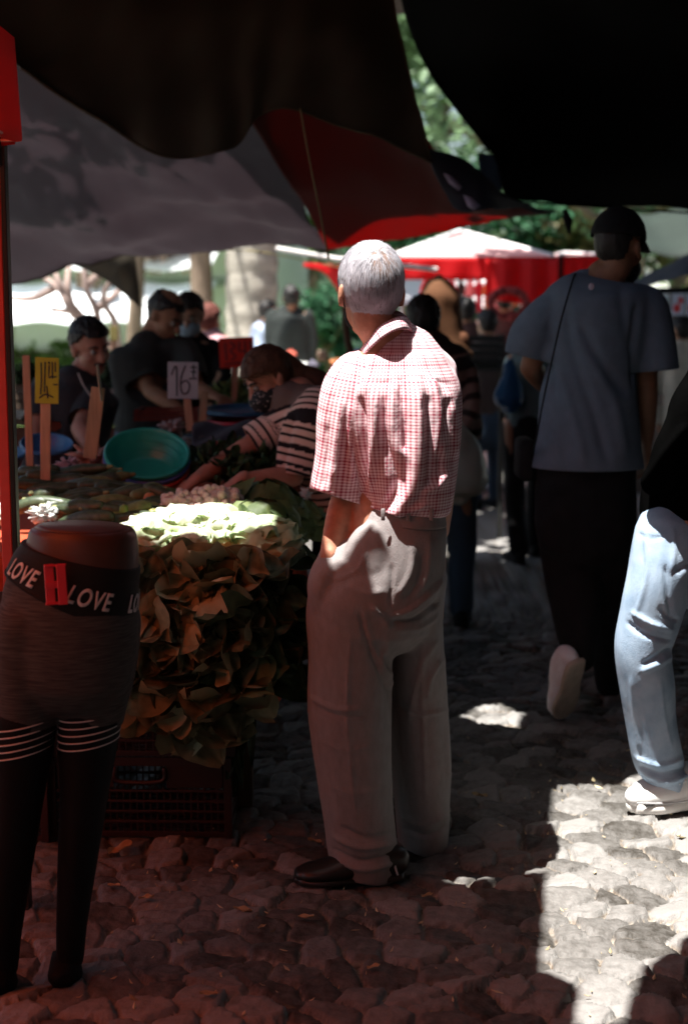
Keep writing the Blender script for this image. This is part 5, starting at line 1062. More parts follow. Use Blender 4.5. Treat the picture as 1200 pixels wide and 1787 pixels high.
def leaf(A, c, L, W, d, n, curl, rnd, tone):
    """one crumpled leaf with a midrib, from its stem at c"""
    d = nrm(d); n = nrm(np.array(n, float) - d * np.dot(n, d)); sd = np.cross(d, n); nu, nv = 11, 8; ph = rnd.uniform(0, 9); rf = rnd.uniform(.07, .17)
    def g(u, v):
        w_ = W * max(.02, math.sin(math.pi * (.05 + .945 * u))) ** .55 * (1 + .06 * math.sin(u * 7 + ph)); x = (v - .5) * 2
        a = curl * u; p = np.array(c) + (d * math.sin(a + .001) + n * (1 - math.cos(a))) * (L / max(curl, .1)) * (1 if curl > 0 else 1)
        hgt = .22 * W * abs(x) ** 1.6 + rf * W * math.sin(u * 9 + x * 5 + ph) * abs(x) + .05 * W * math.sin(u * 8 - x * 3 + ph)
        return p + sd * x * w_ * .5 + n * hgt
    A.grid(g, nu, nv); LV.extend([tone + (.30 if abs(j / nv - .5) < .07 else (.08 if (i + j) % 3 == 0 else 0)) for i in range(nu + 1) for j in range(nv + 1)])
rnd = random.Random(11)
poly = [(235, 955), (300, 958), (400, 955), (470, 965), (505, 980), (500, 1030), (480, 1080), (455, 1130), (425, 1165), (400, 1200), (372, 1215), (352, 1245), (318, 1255), (300, 1215), (262, 1190), (235, 1165), (228, 1080)]
A = Acc(); LV.clear(); k = 0
while k < 270:
    x, y = rnd.uniform(215, 510), rnd.uniform(945, 1235)
    if not inside((x, y), poly) or y < 978: continue
    dpt = 3.97 - .24 * math.sin(min(1, (y - 940) / 120) * math.pi / 2) + .10 * max(0, (x - 420) / 80) + .10 * max(0, (y - 1120) / 120) + rnd.uniform(-.03, .05)
    p = at(x, y, dpt); L = rnd.uniform(.11, .23); top = y < 1000
    d = (rnd.gauss(0, .8), rnd.gauss(-.5, .5) if top else rnd.gauss(-.1, .35), rnd.gauss(-.25, .2) if top else rnd.gauss(-.75, .4)); n = (rnd.gauss(0, .5), -1 + rnd.gauss(0, .35), rnd.gauss(.35, .5) + (.6 if top else 0))
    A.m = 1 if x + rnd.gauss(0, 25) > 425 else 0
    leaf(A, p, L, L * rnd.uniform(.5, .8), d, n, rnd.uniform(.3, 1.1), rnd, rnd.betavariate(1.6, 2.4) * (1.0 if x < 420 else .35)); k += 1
A.m = 0
for _ in range(16):
    x = rnd.uniform(255, 360); p = at(x, rnd.uniform(1150, 1185), 3.80); leaf(A, p, rnd.uniform(.12, .2), rnd.uniform(.03, .06), (rnd.gauss(0, .25), 0, -1), (rnd.gauss(0, .4), -1, .1), rnd.uniform(.2, .9), rnd, rnd.uniform(.2, .8))
A.m = 1
for _ in range(18):
    x = rnd.uniform(385, 440); p = at(x, rnd.uniform(1080, 1240), 3.92); leaf(A, p, rnd.uniform(.14, .3), rnd.uniform(.025, .05), (rnd.gauss(0, .12), 0, -1), (rnd.gauss(0, .6), -1, .1), rnd.uniform(.1, .5), rnd, 0)
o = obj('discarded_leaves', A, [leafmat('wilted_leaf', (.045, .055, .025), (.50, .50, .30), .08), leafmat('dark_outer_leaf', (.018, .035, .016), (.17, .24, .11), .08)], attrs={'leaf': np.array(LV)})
tag(o, 'heap of wilted outer cauliflower leaves spilling over the front of the stall', 'leaves', kind='stuff')
A = Acc(); A.ell((-.42, 4.05, .62), (.24, .10, .26)); 
# heads of lettuce and cabbage
lm = leafmat('lettuce_leaf', (.30, .46, .17), (.78, .84, .62), .25); cbm = leafmat('cabbage_leaf', (.14, .26, .09), (.55, .66, .40), .2); dgm = leafmat('dark_bundle_leaf', (.03, .06, .018), (.16, .20, .07), .15)
def headveg(name, c, r, mat, seed, n=20, label='', cat='lettuce', group=None, open_=.5, sq=(1, 1, .85)):
    rn = random.Random(seed); A = Acc(); LV.clear(); A.ell(c, (r * .78 * sq[0], r * .78 * sq[1], r * .78 * sq[2])); LV.extend([.75] * len(A.v))
    for i in range(n):
        th = i * 2.399 + rn.uniform(-.3, .3); k = i / n; ph = (.15 + .85 * k) * math.pi * .62
        d0 = np.array((math.sin(ph) * math.cos(th) * sq[0], math.sin(ph) * math.sin(th) * sq[1], math.cos(ph) * sq[2])); p = np.array(c) + d0 * r * (.80 + .12 * k)
        tg = np.array((math.cos(th) * math.cos(ph), math.sin(th) * math.cos(ph), -math.sin(ph))) * -1
        leaf(A, p - tg * r * .6, r * 1.35, r * 1.5, tg, -d0 * .8, rn.uniform(.7, 1.2) * 1.0, rn, rn.uniform(.25, .9) * (1.1 - .5 * k))
    return tag(obj(name, A, mat, attrs={'leaf': np.array(LV)}), label, cat, group)
for i, (x, y, Y, r, lab) in enumerate(((262, 930, 4.08, .092, 'pale iceberg lettuce in the sun beside the mannequin, leftmost of its row'), (314, 918, 4.12, .098, 'pale iceberg lettuce in the sun, second from the mannequin'), (370, 916, 4.15, .100, 'pale iceberg lettuce in the sun, below the cauliflowers'), (418, 926, 4.12, .086, 'pale green lettuce at the right end of the sunlit row'),
                                 (335, 948, 4.02, .07, 'small pale lettuce at the very front of the heap'))):
    headveg('lettuce', at(x, y, Y), r, lm, 20 + i, label=lab, group='lettuces in the patch of sun')
headveg('cabbage', at(466, 942, 4.04), .112, cbm, 31, label='round green cabbage with pale ribs at the right corner of the stall', cat='cabbage')
headveg('leafy_bundle', at(460, 888, 4.55), .145, dgm, 32, 34, 'large dark green leafy bundle in front of the bending woman', 'greens', sq=(1.25, 1, .55)); headveg('leafy_bundle', at(455, 918, 4.30), .125, dgm, 33, 34, 'dark green leafy bundle between the cabbage and the larger bundle', 'greens', sq=(1.2, 1, .6)); headveg('leafy_bundle', at(520, 905, 4.60), .10, dgm, 34, 30, 'dark green leafy bundle half hidden by the red checked sleeve', 'greens', sq=(1.2, 1, .6))
cfm = pbr('cauliflower_curd', (.72, .56, .50), .85, .12, 60, .8, 150, .2, bdist=.006, col2=(.72, .58, .52))
for i, (x, y, Y, r, lab) in enumerate(((322, 884, 4.42, .068, 'pinkish cauliflower, left one of the pair above the lettuces'), (376, 880, 4.42, .076, 'pinkish cauliflower, right one of the pair above the lettuces'), (346, 898, 4.34, .045, 'small pinkish cauliflower in front of the other two'))):
    rn = random.Random(50 + i); A = Acc(); c = np.array(at(x, y, Y))
    for k in range(95):
        v = nrm((rn.gauss(0, 1), rn.gauss(0, 1), abs(rn.gauss(0, 1)) - .25)); A.ell(c + v * r * np.array((1.15, 1, .72)) * rn.uniform(.85, 1), r * rn.uniform(.13, .22), None, 8, 6)
    A.ell(c, (r, r * .9, r * .65)); tag(obj('cauliflower', A, cfm), lab, 'cauliflower', 'cauliflowers on the stall')
# courgettes, and small round fruit among them
zm = pbr('courgette_skin', (.028, .048, .022), .42, .35, 45, .05, 60, .45, col2=(.075, .10, .05)); zl = pbr('pale_courgette_skin', (.13, .17, .06), .45, .25, 45, .05, col2=(.22, .26, .11)); st = pbr('cut_stem', (.25, .26, .12), .8)
zs = []
rn = random.Random(5)
rows_ = [(905, 4.28, 4), (893, 4.36, 9), (880, 4.45, 9), (866, 4.56, 9), (850, 4.68, 7), (836, 4.80, 6), (824, 4.88, 4)]
for (y, Y, n) in rows_:
    x0, x1 = (125, 312) if y > 885 else (44, 312) if y > 855 else ((44, 262) if y > 845 else (50, 190))
    for i in range(n):
        x = x0 + (x1 - x0) * (i + .5) / n + rn.uniform(-9, 9); zs.append((x, y + rn.uniform(-4, 4), Y + rn.uniform(-.03, .03)))
ordn = ['first', 'second', 'third', 'fourth', 'fifth', 'sixth', 'seventh', 'eighth', 'ninth']; rown = ['front row', 'second row', 'third row', 'fourth row', 'fifth row', 'sixth row', 'rearmost row']
zlab = [f'dark green courgette, {ordn[i]} from left in the {rown[k]} of the heap' for k, (_, _, n) in enumerate(rows_) for i in range(n)]
for i, (x, y, Y) in enumerate(zs):
    c = np.array(at(x, y, Y)); an = rn.gauss(0, .45) + (math.pi if rn.random() < .5 else 0); L = rn.uniform(.13, .20); r = rn.uniform(.019, .026); d = nrm((math.cos(an), math.sin(an) * .8, rn.gauss(0, .12))); bnd = np.array((0, 0, rn.uniform(-.012, .012)))
    A = Acc(); A.tube([(c - d * L * .5, r * .62), (c - d * L * .35, r * .9), (c + bnd, r * 1.02), (c + d * L * .35, r), (c + d * L * .48, r * .75)], side=(0, 0, 1), n=14)
    o = obj('courgette', A, zl if rn.random() < .16 else zm)
    B = Acc(); B.tube([(c - d * L * .5, r * .45), (c - d * (L * .5 + .022), r * .38)], side=(0, 0, 1), n=8); obj('stem', B, st, o)
    tag(o, zlab[i] , 'courgette', 'courgettes heaped on the stall')
yg = pbr('yellow_green_fruit', (.42, .48, .12), .4, .15, 20, .05, col2=(.60, .50, .20)); gg = pbr('lime_skin', (.20, .34, .07), .4, .15, 20, .05)
for (x, y, Y, r, m, lab, cat) in ((268, 900, 4.30, .020, yg, 'small yellow fruit beside the sunlit lettuces', 'fruit'), (217, 892, 4.32, .019, gg, 'small green lime in front of the courgettes', 'lime'), (163, 866, 4.56, .022, gg, 'pale green lime in the middle of the courgette heap', 'lime'), (262, 872, 4.5, .022, pbr('orange_fruit', (.5, .2, .08)), 'small orange fruit by the stacked basins', 'fruit')):
    A = Acc(); A.ell(at(x, y, Y), (r, r, r * 1.1)); o = obj('fruit' if cat == 'fruit' else 'lime', A, m); B = Acc(); B.ell(at(x, y, Y) + Vector((0, -r * .3, r * 1.05)), (.004, .004, .003)); obj('stem', B, st, o); tag(o, lab, cat)
# white plastic crumpled bags and pale produce caught by the sun at the left
def crumple(name, c, r, mat, lab, cat, seed=1, amp=.35, sq=3.5):
    A = Acc(); A.ell((0, 0, 0), 1, None, 40, 26); V0 = np.array(A.v); out = []
    for v in V0:
        n1 = noise.fractal(Vector((v[0] * 1.6 + seed * 3.3, v[1] * 1.6, v[2] * 1.6)), 1, 2, 4, noise_basis='VORONOI_F2F1') ; out.append(tuple(np.array(c) + v * np.array(r) * (1 - amp * .5 + amp * n1)))
    A.v = out; return tag(obj(name, A, mat), lab, cat)
wp = pbr('white_plastic_film', (.72, .74, .72), .35, .06, 12, .3, 60, .5, trans=.25, tcol=(.8, .82, .8)); pk_ = pbr('pink_plastic_film', (.62, .36, .30), .4, .1, 8, .3, 50, .4, trans=.2, tcol=(.7, .35, .28)); lp = pbr('lilac_plastic_film', (.5, .36, .42), .5, .1, 8, .3, trans=.2, tcol=(.6, .4, .5))
crumple('plastic_bag', at(78, 896, 4.33), (.085, .07, .05), wp, 'crumpled white plastic bag shining in the sun beside the pole', 'plastic bag', 2)
crumple('plastic_bag', at(2, 900, 4.36), (.05, .06, .05), wp, 'white plastic bag at the left edge, beyond the pole', 'plastic bag', 3)
crumple('plastic_bag', at(240, 925, 4.22), (.06, .06, .035), wp, 'small white plastic bag between the lettuces and the mannequin', 'plastic bag', 4)
crumple('plastic_sack', at(158, 800, 5.05), (.12, .10, .085), pk_, 'salmon-pink plastic sack of produce left of the green basin', 'sack', 5)
crumple('plastic_sack', at(190, 838, 4.9), (.09, .07, .05), pk_, 'smaller salmon-pink sack squeezed under the green basin', 'sack', 6)
crumple('plastic_sack', at(120, 812, 4.95), (.075, .06, .045), lp, 'lilac plastic sack above the courgettes', 'sack', 7)
crumple('plastic_bag', at(300, 745, 6.0), (.10, .08, .055), pbr('cloudy_film', (.42, .36, .36), .4, .2, 20, .3), 'cloudy plastic bag of pale bulbs behind the green basin', 'plastic bag', 8)
crumple('plastic_bag', at(345, 770, 5.6), (.09, .08, .04), pbr('grey_film', (.16, .15, .14), .4, .3, 20, .3), 'dark grey plastic bag beside the woman\'s arm', 'plastic bag', 9)
crumple('plastic_bag', at(533, 862, 4.75), (.035, .03, .035), wp, 'small clear bag with a red top behind the old man\'s elbow', 'plastic bag', 10)
# basins
def basin(c, r, dep, ax, mat, lab):
    A = Acc(); c = np.array(c, float); a = nrm(ax); s1 = nrm(np.cross(a, (1, .1, 0))); s2 = np.cross(a, s1)
    pr = [(0, -dep), (r * .62, -dep), (r * .70, -dep + .006), (r * .96, -.010), (r * .985, -.002), (r * 1.03, 0), (r * 1.06, -.004), (r * 1.06, -.016), (r * 1.03, -.016), (r * .975, -.018), (r * .73, -dep - .002), (r * .62, -dep - .005), (0, -dep - .005)]
    A.lathe(c, pr, (s1, s2, a), 56); o = obj('basin', A, mat); tag(o, lab, 'basin')
    for k in (.3, .6, .85):
        B = Acc(); rr = r * (.70 + .26 * k) + .001; B.lathe(c, [(rr * .985, -dep * (1 - k) - .001), (rr * .975, -dep * (1 - k) + .002), (rr * .99, -dep * (1 - k) + .003)], (s1, s2, a), 56); obj('moulded_ring', B, mat, o)
pl = lambda n, c: pbr(n, c, .32, .06, 6, .05, 50, .5)
gp, bp_, rp_ = pl('green_plastic', (.02, .36, .29)), pl('blue_plastic', (.08, .16, .50)), pl('red_plastic', (.42, .05, .03)); ax = nrm((.10, -.50, .86))
c = np.array(at(257, 788, 4.98))
basin(c, .142, .10, ax, gp, 'green plastic basin tipped forward, innermost of the nested stack'); basin(c - ax * .020, .1445, .101, ax, bp_, 'blue plastic basin nested under the green one'); basin(c - ax * .042, .147, .105, ax, rp_, 'dark red plastic basin at the bottom of the nested stack')
basin(at(425, 712, 6.0), .17, .02, (0, -.05, 1), pl('teal_blue_plastic', (.02, .10, .20)), 'flat teal-blue basin resting on the crimson tub'); basin(at(425, 728, 6.0), .165, .11, (0, -.05, 1), pl('crimson_plastic', (.42, .03, .05)), 'crimson tub behind the bending woman')
basin(at(82, 772, 5.7), .10, .07, (.1, -.3, 1), pl('sky_blue_plastic', (.05, .20, .42)), 'sky-blue basin behind the yellow price sign'); basin(at(2, 790, 5.4), .09, .06, (0, -.2, 1), pl('blue_plastic_edge', (.04, .17, .36)), 'blue basin at the left edge behind the pole')
# dark heap of herbs where the woman reaches, and dark crates of greens behind
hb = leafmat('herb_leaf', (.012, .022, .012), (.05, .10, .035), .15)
def herbs(c, r, n, lab, seed, mat=hb, cat='herbs', big=(.04, .09)):
    rn = random.Random(seed); A = Acc(); LV.clear()
    for _ in range(n):
        v = nrm((rn.gauss(0, 1), rn.gauss(0, 1), rn.gauss(.3, 1))) * rn.uniform(.5, 1); L = rn.uniform(*big); leaf(A, np.array(c) + v * np.array(r), L, L * .5, (rn.gauss(0, 1), rn.gauss(-.3, 1), rn.gauss(.2, .6)), (rn.gauss(0, .5), -.5, 1), rn.uniform(.3, 1.2), rn, rn.uniform(0, 1))
    return tag(obj('herb_heap', A, mat, attrs={'leaf': np.array(LV)}), lab, cat, kind='stuff')
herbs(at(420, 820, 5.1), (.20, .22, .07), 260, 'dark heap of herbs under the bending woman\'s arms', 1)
herbs(at(215, 662, 7.4), (.16, .12, .06), 160, 'dark green herbs piled between the two vendors', 2, leafmat('dark_herb', (.02, .04, .025), (.07, .12, .06)))
herbs(at(412, 692, 7.2), (.10, .10, .05), 90, 'yellow-green lettuces piled below the red price sign', 3, leafmat('bright_lettuce', (.10, .16, .05), (.30, .36, .14)), 'lettuce heap')
herbs(at(60, 660, 7.2), (.14, .12, .05), 120, 'dark greens piled at the left behind the yellow price sign', 4)
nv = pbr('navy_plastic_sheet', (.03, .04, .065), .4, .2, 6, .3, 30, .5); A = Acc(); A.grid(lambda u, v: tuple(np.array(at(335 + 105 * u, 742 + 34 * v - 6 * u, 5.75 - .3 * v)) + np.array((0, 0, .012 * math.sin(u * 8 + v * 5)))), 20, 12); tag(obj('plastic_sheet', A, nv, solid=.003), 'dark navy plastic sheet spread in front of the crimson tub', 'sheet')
# rear counter with its crates
t = empty('rear_counter', (-1.4, 7.9, 0)); A = Acc(); A.box((-1.5, 7.9, .90), (2.6, .9, .04)); obj('countertop', A, board, t, False, bevel=.004); A = Acc(); A.box((-1.5, 7.48, .44), (2.58, .03, .87)); obj('front_panel', A, pbr('brown_panel', (.10, .035, .02)), t, False)
tag(t, 'dark rear counter behind the vendors', 'counter')
for i, (x, y, Y, w_, h_, c, lab) in enumerate(((212, 694, 7.35, .30, .11, (.30, .25, .24), 'greyish produce crate between the two vendors'), (295, 722, 6.3, .26, .05, (.14, .03, .02), 'low dark red tray behind the cloudy plastic bag'), (60, 690, 7.3, .34, .14, (.10, .07, .05), 'brown crate at the left behind the charcoal polo'), (395, 690, 7.5, .22, .14, (.03, .12, .10), 'dark teal crate under the red price sign'))):
    c3 = at(x, y, Y); A = Acc(); mt = pbr('crate_plastic', c, .6, .2, 20, .1); o = empty('produce_crate', c3 - Vector((0, 0, h_ / 2)))
    for k in range(3):
        z = c3.z - h_ / 2 + h_ * (k + .5) / 3
        for yy in (-.1, .1): A.box((c3.x, c3.y + yy, z), (w_, .01, h_ * .24))
        for xx in (-w_ / 2, w_ / 2): A.box((c3.x + xx, c3.y, z), (.01, .2, h_ * .24))
    for xx in (-1, 1):
        for yy in (-1, 1): A.box((c3.x + xx * w_ / 2, c3.y + yy * .1, c3.z), (.02, .02, h_))
    obj('slats', A, mt, o, False); A = Acc(); A.box((c3.x, c3.y, c3.z - h_ / 2 + .008), (w_, .2, .01)); obj('bottom', A, mt, o, False); tag(o, lab, 'crate')
# price signs on wooden stakes
ink = pbr('marker_ink', (.03, .03, .04), .6, .1)
def sign(lab, Y, rect, tilt, card, strokes, stake, sw=.016, yaw=0, text=None):
    (x0, y0, x1, y1) = rect; o = empty('price_sign', at(stake[-1][0], stake[-1][1], Y)); 
    if x1 > x0:
        c = at((x0 + x1) / 2, (y0 + y1) / 2, Y - .012); W = (x1 - x0) * mpp(Y); Hh = (y1 - y0) * mpp(Y); ex = nrm((math.cos(tilt) * math.cos(yaw), math.sin(yaw), math.sin(tilt))); ey = nrm(np.cross(ex, np.cross((0, 0, 1), ex)) * 1); ez = nrm(np.array((-math.sin(tilt), 0, math.cos(tilt)))); nn = nrm(np.cross(ex, ez))
        if text is None or True:
            A = Acc(); A.box(c, (W, .004, Hh), (ex, nn, ez)); cd_ = obj('card', A, card, o, False, bevel=.0015)
        for s_ in strokes:
            pts = [(np.array(c) + ex * (u - .5) * W + ez * (.5 - v) * Hh + (nn if nn[1] < 0 else -nn) * .0035, .0026 * (W / .1) ** .5, .0012) for u, v in s_]
            A = Acc(); A.tube(pts, side=(ex if abs(s_[0][1] - s_[-1][1]) > .3 else ez), n=6, sub=4); obj('pen_stroke', A, ink, cd_)
    (ax_, ay), (bx_, by) = stake; a, b_ = np.array(at(ax_, ay, Y)), np.array(at(bx_, by, Y)); d = nrm(b_ - a); A = Acc(); L = np.linalg.norm(b_ - a)
    A.box((a + b_) / 2, (sw * 1.4, .008, L), (nrm(np.cross((0, 1, 0), d)) * 1, (0, 1, 0), -d)); obj('stake', A, wood, o, False, bevel=.002)
    return tag(o, lab, 'sign')
sign('yellow price card with faded black pen marks on a wooden stake', 4.75, (62, 624, 103, 704), -.04, pbr('yellow_card', (.42, .36, .03), .7, .08, 10, .1), [[(.25, .12), (.27, .5), (.24, .8)], [(.42, .1), (.40, .75)], [(.55, .12), (.60, .12), (.58, .42), (.72, .40)], [(.72, .1), (.74, .45)], [(.85, .1), (.86, .3)], [(.2, .88), (.45, .80), (.78, .86)], [(.5, .62), (.55, .88)], [(.78, .58), (.95, .58)], [(.76, .42), (.9, .41)]], ((80, 690), (80, 838)), .024)
sign('white card with a handwritten black 16 on a stake in front of the grey-shirted vendor', 5.7, (293, 632, 346, 696), -.02, pbr('grey_white_card', (.42, .42, .46), .7, .08, 10, .1), [[(.12, .35), (.28, .12), (.30, .92)], [(.58, .10), (.46, .35), (.42, .65), (.50, .85), (.66, .82), (.72, .62), (.60, .50), (.45, .58)], [(.74, .14), (.95, .14)], [(.76, .26), (.93, .26)], [(.84, .06), (.84, .40)], [(.70, .45), (.95, .44)]], ((324, 662), (332, 752)), .022)
sign('red-orange price card with dark pen marks behind the bending woman', 6.8, (383, 589, 443, 641), .04, pbr('red_orange_card', (.60, .035, .02), .7, .08, 10, .1), [[(.18, .18), (.20, .75)], [(.32, .15), (.45, .3), (.32, .45), (.46, .62), (.34, .75)], [(.60, .15), (.58, .45), (.74, .45)], [(.74, .12), (.76, .72)], [(.85, .2), (.92, .2), (.90, .6)], [(.15, .88), (.6, .84)]], ((412, 636), (408, 700)), .02)
sign('bare leaning salmon-coloured stake left of the green basin, its card seen edge-on', 4.95, (0, 0, 0, 0), 0, wood, [], ((172, 676), (157, 800)), .034)
A = Acc(); A.box(at(174, 668, 4.93), (.004, .09, .125), ((1, .12, .1), (-.1, 1, 0), (-.1, 0, 1))); 
sgo = [o for o in bpy.data.objects if o.get('label', '').startswith('bare leaning')][0]; sgo['label'] = 'wide leaning stake left of the green basin, with its pale card seen edge-on'; obj('card', A, pbr('edge_card', (.42, .36, .27)), sgo, False)
sign('thin bare stake standing just right of the tent pole', 4.9, (0, 0, 0, 0), 0, wood, [], ((46, 620), (54, 845)), .018)
sign('short grey bare stake right of the 16 sign', 5.9, (0, 0, 0, 0), 0, wood, [], ((357, 682), (353, 752)), .022)
sign('small faded yellow-brown price card far behind the left vendor', 9.2, (192, 569, 206, 594), 0, pbr('faded_card', (.22, .18, .06)), [], ((199, 592), (200, 640)), .02)
# carried bags
whb = pbr('cloudy_carrier_film', (.42, .42, .36), .4, .12, 9, .35, 40, .4, trans=.3, tcol=(.45, .45, .38))
def bag(c, w_, h_, mat, lab, seed, top):
    A = Acc(); c = Vector(c); A.tube([(Vector(top), .008, .006), (c + Vector((0, 0, h_ * .42)), w_ * .22, w_ * .14), (c + Vector((.01, 0, h_ * .15)), w_ * .36, w_ * .25), (c + Vector((0, 0, -h_ * .2)), w_ * .5, w_ * .34), (c + Vector((0, 0, -h_ * .42)), w_ * .42, w_ * .3), (c + Vector((0, 0, -h_ * .5)), w_ * .2, w_ * .15)], n=28, sub=7)
    V0 = np.array(A.v); out = []
    for v in V0:
        n1 = noise.fractal(Vector((v[0] * 12, v[1] * 12, v[2] * 5 + seed)), 1, 2, 4, noise_basis='PERLIN_ORIGINAL'); q = v - np.array(c); out.append(tuple(v + nrm((q[0], q[1], 0)) * n1 * .025 * min(1, abs(v[2] - top[2]) * 12)))
    A.v = out; return tag(obj('shopping_bag', A, mat), lab, 'shopping bag')
bag(at(800, 808, 6.3), .27, .30, whb, 'cloudy white shopping bag hanging beside the old man\'s right hip', 4, at(803, 735, 6.3))
bag(at(888, 672, 8.25), .17, .27, pbr('blue_carrier_film', (.02, .09, .22), .35, .12, 9, .3, trans=.2, tcol=(.03, .12, .3)), 'blue shopping bag carried in front of the black trousers', 7, at(893, 628, 8.25))
# scraps on the cobbles
sm1 = leafmat('scrap_leaf', (.20, .17, .08), (.50, .33, .18)); sc = [(190, 1490, .10), (242, 1568, .05), (440, 1590, .06), (520, 1600, .05), (380, 1735, .05), (410, 1510, .04), (560, 1470, .05), (450, 1620, .03), (825, 890, .16), (850, 1390, .06), (640, 1690, .04), (210, 1545, .04), (735, 1565, .04)]
for i, (x, y, L) in enumerate(sc):
    rn = random.Random(90 + i); A = Acc(); LV.clear(); g = gnd(x, y, .012); leaf(A, g, L * .8, L * .36, (rn.gauss(0, 1), rn.gauss(0, .3), 0), (0, 0, 1), .2, rn, rn.uniform(.3, 1)); o = obj('leaf_scrap', A, sm1, attrs={'leaf': np.array(LV)})
    tag(o, 'wilted leaf scrap on the cobbles ' + ['right against the crates', 'just left of the black shoe\'s toe, lower one', 'a step before the crates', 'under the toe of the old man\'s black shoe', 'nearest the camera at the bottom', 'between the crates and the black shoe', 'behind the toe of the black shoe', 'tiny, midway between mannequin and shoe', 'far behind the old man, large and pale', 'between the old man and the sunlit patch', 'below the old man\'s heel', 'beside the mannequin\'s shin', 'right of the old man\'s heel'][i], 'leaf scrap', 'leaf scraps trodden into the cobbles')

A = Acc(); rn = random.Random(77); LV.clear()
for _ in range(260):
    x, y = rn.uniform(100, 1200), rn.uniform(1180, 1780); g = gnd(x, y, .002 + rn.uniform(0, .006)); L = rn.uniform(.005, .022) * (1 if rn.random() < .8 else 1.8); a = rn.uniform(0, 3.14)
    d = np.array((math.cos(a), math.sin(a), 0)); e_ = np.array((-math.sin(a), math.cos(a), 0)) * rn.uniform(.15, .5); tz = rn.uniform(0, .008)
    A.add([np.array(g) - d * L / 2, np.array(g) + e_ * L / 2, np.array(g) + d * L / 2 + (0, 0, tz), np.array(g) - e_ * L / 2], [(0, 1, 2, 3)]); LV.extend([rn.random()] * 4)
tag(obj('litter', A, leafmat('litter_chaff', (.05, .04, .02), (.62, .50, .30), 0), None, False, attrs={'leaf': np.array(LV)}, solid=.0012), 'fine scattered chaff, straw bits and leaf crumbs across the cobbles', 'litter', kind='stuff')
# ---------------------------------------------------------------- the park and the market beyond
bark = pbr('bark', (.20, .15, .11), .9, .25, 8, .8, 40, .1, bdist=.02, stretch=(1, 1, .3)); lime = pbr('whitewash', (.72, .70, .62), .9, .06, 10, .4, 40)
def leaves_mat(n, c, trans=.35):
    m = leafmat(n, tuple(x * .55 for x in c), tuple(min(.9, x * 1.7) for x in c), trans); return m
def tree(lab, base, h, trunk_r, crown, n, size, mat, seed, lean=(0, 0), white=0, limbs=7, cat='tree', name='tree', group=None, crown_low=.35):
    rn = random.Random(seed); base = Vector(base); t = empty(name, base); cc = Vector(crown[0]); cr = crown[1]
    A = Acc(); top = base + Vector((lean[0], lean[1], h)); mid = base.lerp(top, .5) + Vector((rn.uniform(-.1, .1), 0, 0))
    A.tube([(base - Vector((0, 0, .1)), trunk_r * 1.35), (base + Vector((0, 0, .4)), trunk_r), (mid, trunk_r * .85), (top, trunk_r * .55)], n=14, sub=5)
    for k in range(limbs):
        a = rn.uniform(0, 6.28); s0 = base.lerp(top, rn.uniform(.55, 1)); e = cc + Vector((math.cos(a) * cr[0] * .7, math.sin(a) * cr[1] * .7, rn.uniform(-.4, .6) * cr[2])); m1 = s0.lerp(e, .5) + Vector((0, 0, rn.uniform(0, .3)))
        A.tube([(s0, trunk_r * .35), (m1, trunk_r * .2), (e, trunk_r * .06)], n=8, sub=4)
    obj('trunk', A, bark, t)
    if white: B = Acc(); B.tube([(base, trunk_r * 1.42), (base + Vector((0, 0, .4)), trunk_r * 1.06), (base + Vector((lean[0] * white / h, 0, white)), trunk_r * 1.03)], n=14, sub=5); obj('painted_base', B, lime, t)
    if n:
        A = Acc(); LV.clear(); cl = [(cc + Vector((rn.gauss(0, .45) * cr[0], rn.gauss(0, .45) * cr[1], rn.gauss(0, .42) * cr[2])), rn.uniform(.12, .30)) for _ in range(max(14, n // 260))]
        vs = []; fs = []
        for i in range(n):
            c_, q = rn.choice(cl); v = np.array((rn.gauss(0, 1), rn.gauss(0, 1), rn.gauss(0, .8))) * .55 * q * np.array(cr); p = np.array(c_) + v
            a, b = nrm((rn.gauss(0, 1), rn.gauss(0, 1), rn.gauss(0, .7))), nrm((rn.gauss(0, 1), rn.gauss(0, 1), rn.gauss(0, 1))); b = nrm(b - a * np.dot(a, b)); s_ = size * rn.uniform(.6, 1.4); tn = rn.random()
            k = len(vs); vs += [p - a * s_ * .5, p + b * s_ * .28 , p + a * s_ * .5, p - b * s_ * .28]; fs.append((k, k + 1, k + 2, k + 3)); LV.extend([tn] * 4)
        A.add(vs, fs); obj('crown', A, mat, t, False, attrs={'leaf': np.array(LV)})
    return tag(t, lab, cat, group)
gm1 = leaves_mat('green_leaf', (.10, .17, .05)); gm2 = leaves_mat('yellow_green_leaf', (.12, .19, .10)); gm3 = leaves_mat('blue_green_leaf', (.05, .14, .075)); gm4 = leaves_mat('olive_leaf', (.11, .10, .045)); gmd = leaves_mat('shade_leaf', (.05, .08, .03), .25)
tree('large tree whose foliage fills the bright gap between the tarps', (4.2, 21, 0), 4.2, .28, ((2.2, 20, 5.6), (4.2, 2.6, 2.6)), 22000, .17, gm2, 1)
tree('taller green tree behind the foliage in the gap', (1.0, 27, 0), 5, .3, ((1.5, 27, 7.5), (5, 3, 3)), 16000, .24, gm1, 2)
tree('bushy blue-green tree standing above the red awnings', (3.6, 25, 0), 2.0, .2, ((2.8, 25, 2.7), (2.6, 1.6, 1.3)), 14000, .16, gm3, 3)
tree('olive-brown tree behind the cap of the man in blue-grey', (5.6, 24, 0), 2.6, .22, ((5.8, 24, 3.2), (2.2, 1.6, 1.8)), 12000, .16, gm4, 4)
tree('dark green tree at the right behind the cap', (8.0, 27, 0), 2.8, .22, ((7.8, 27, 3.4), (2.6, 1.6, 2.2)), 12000, .18, gm1, 5)
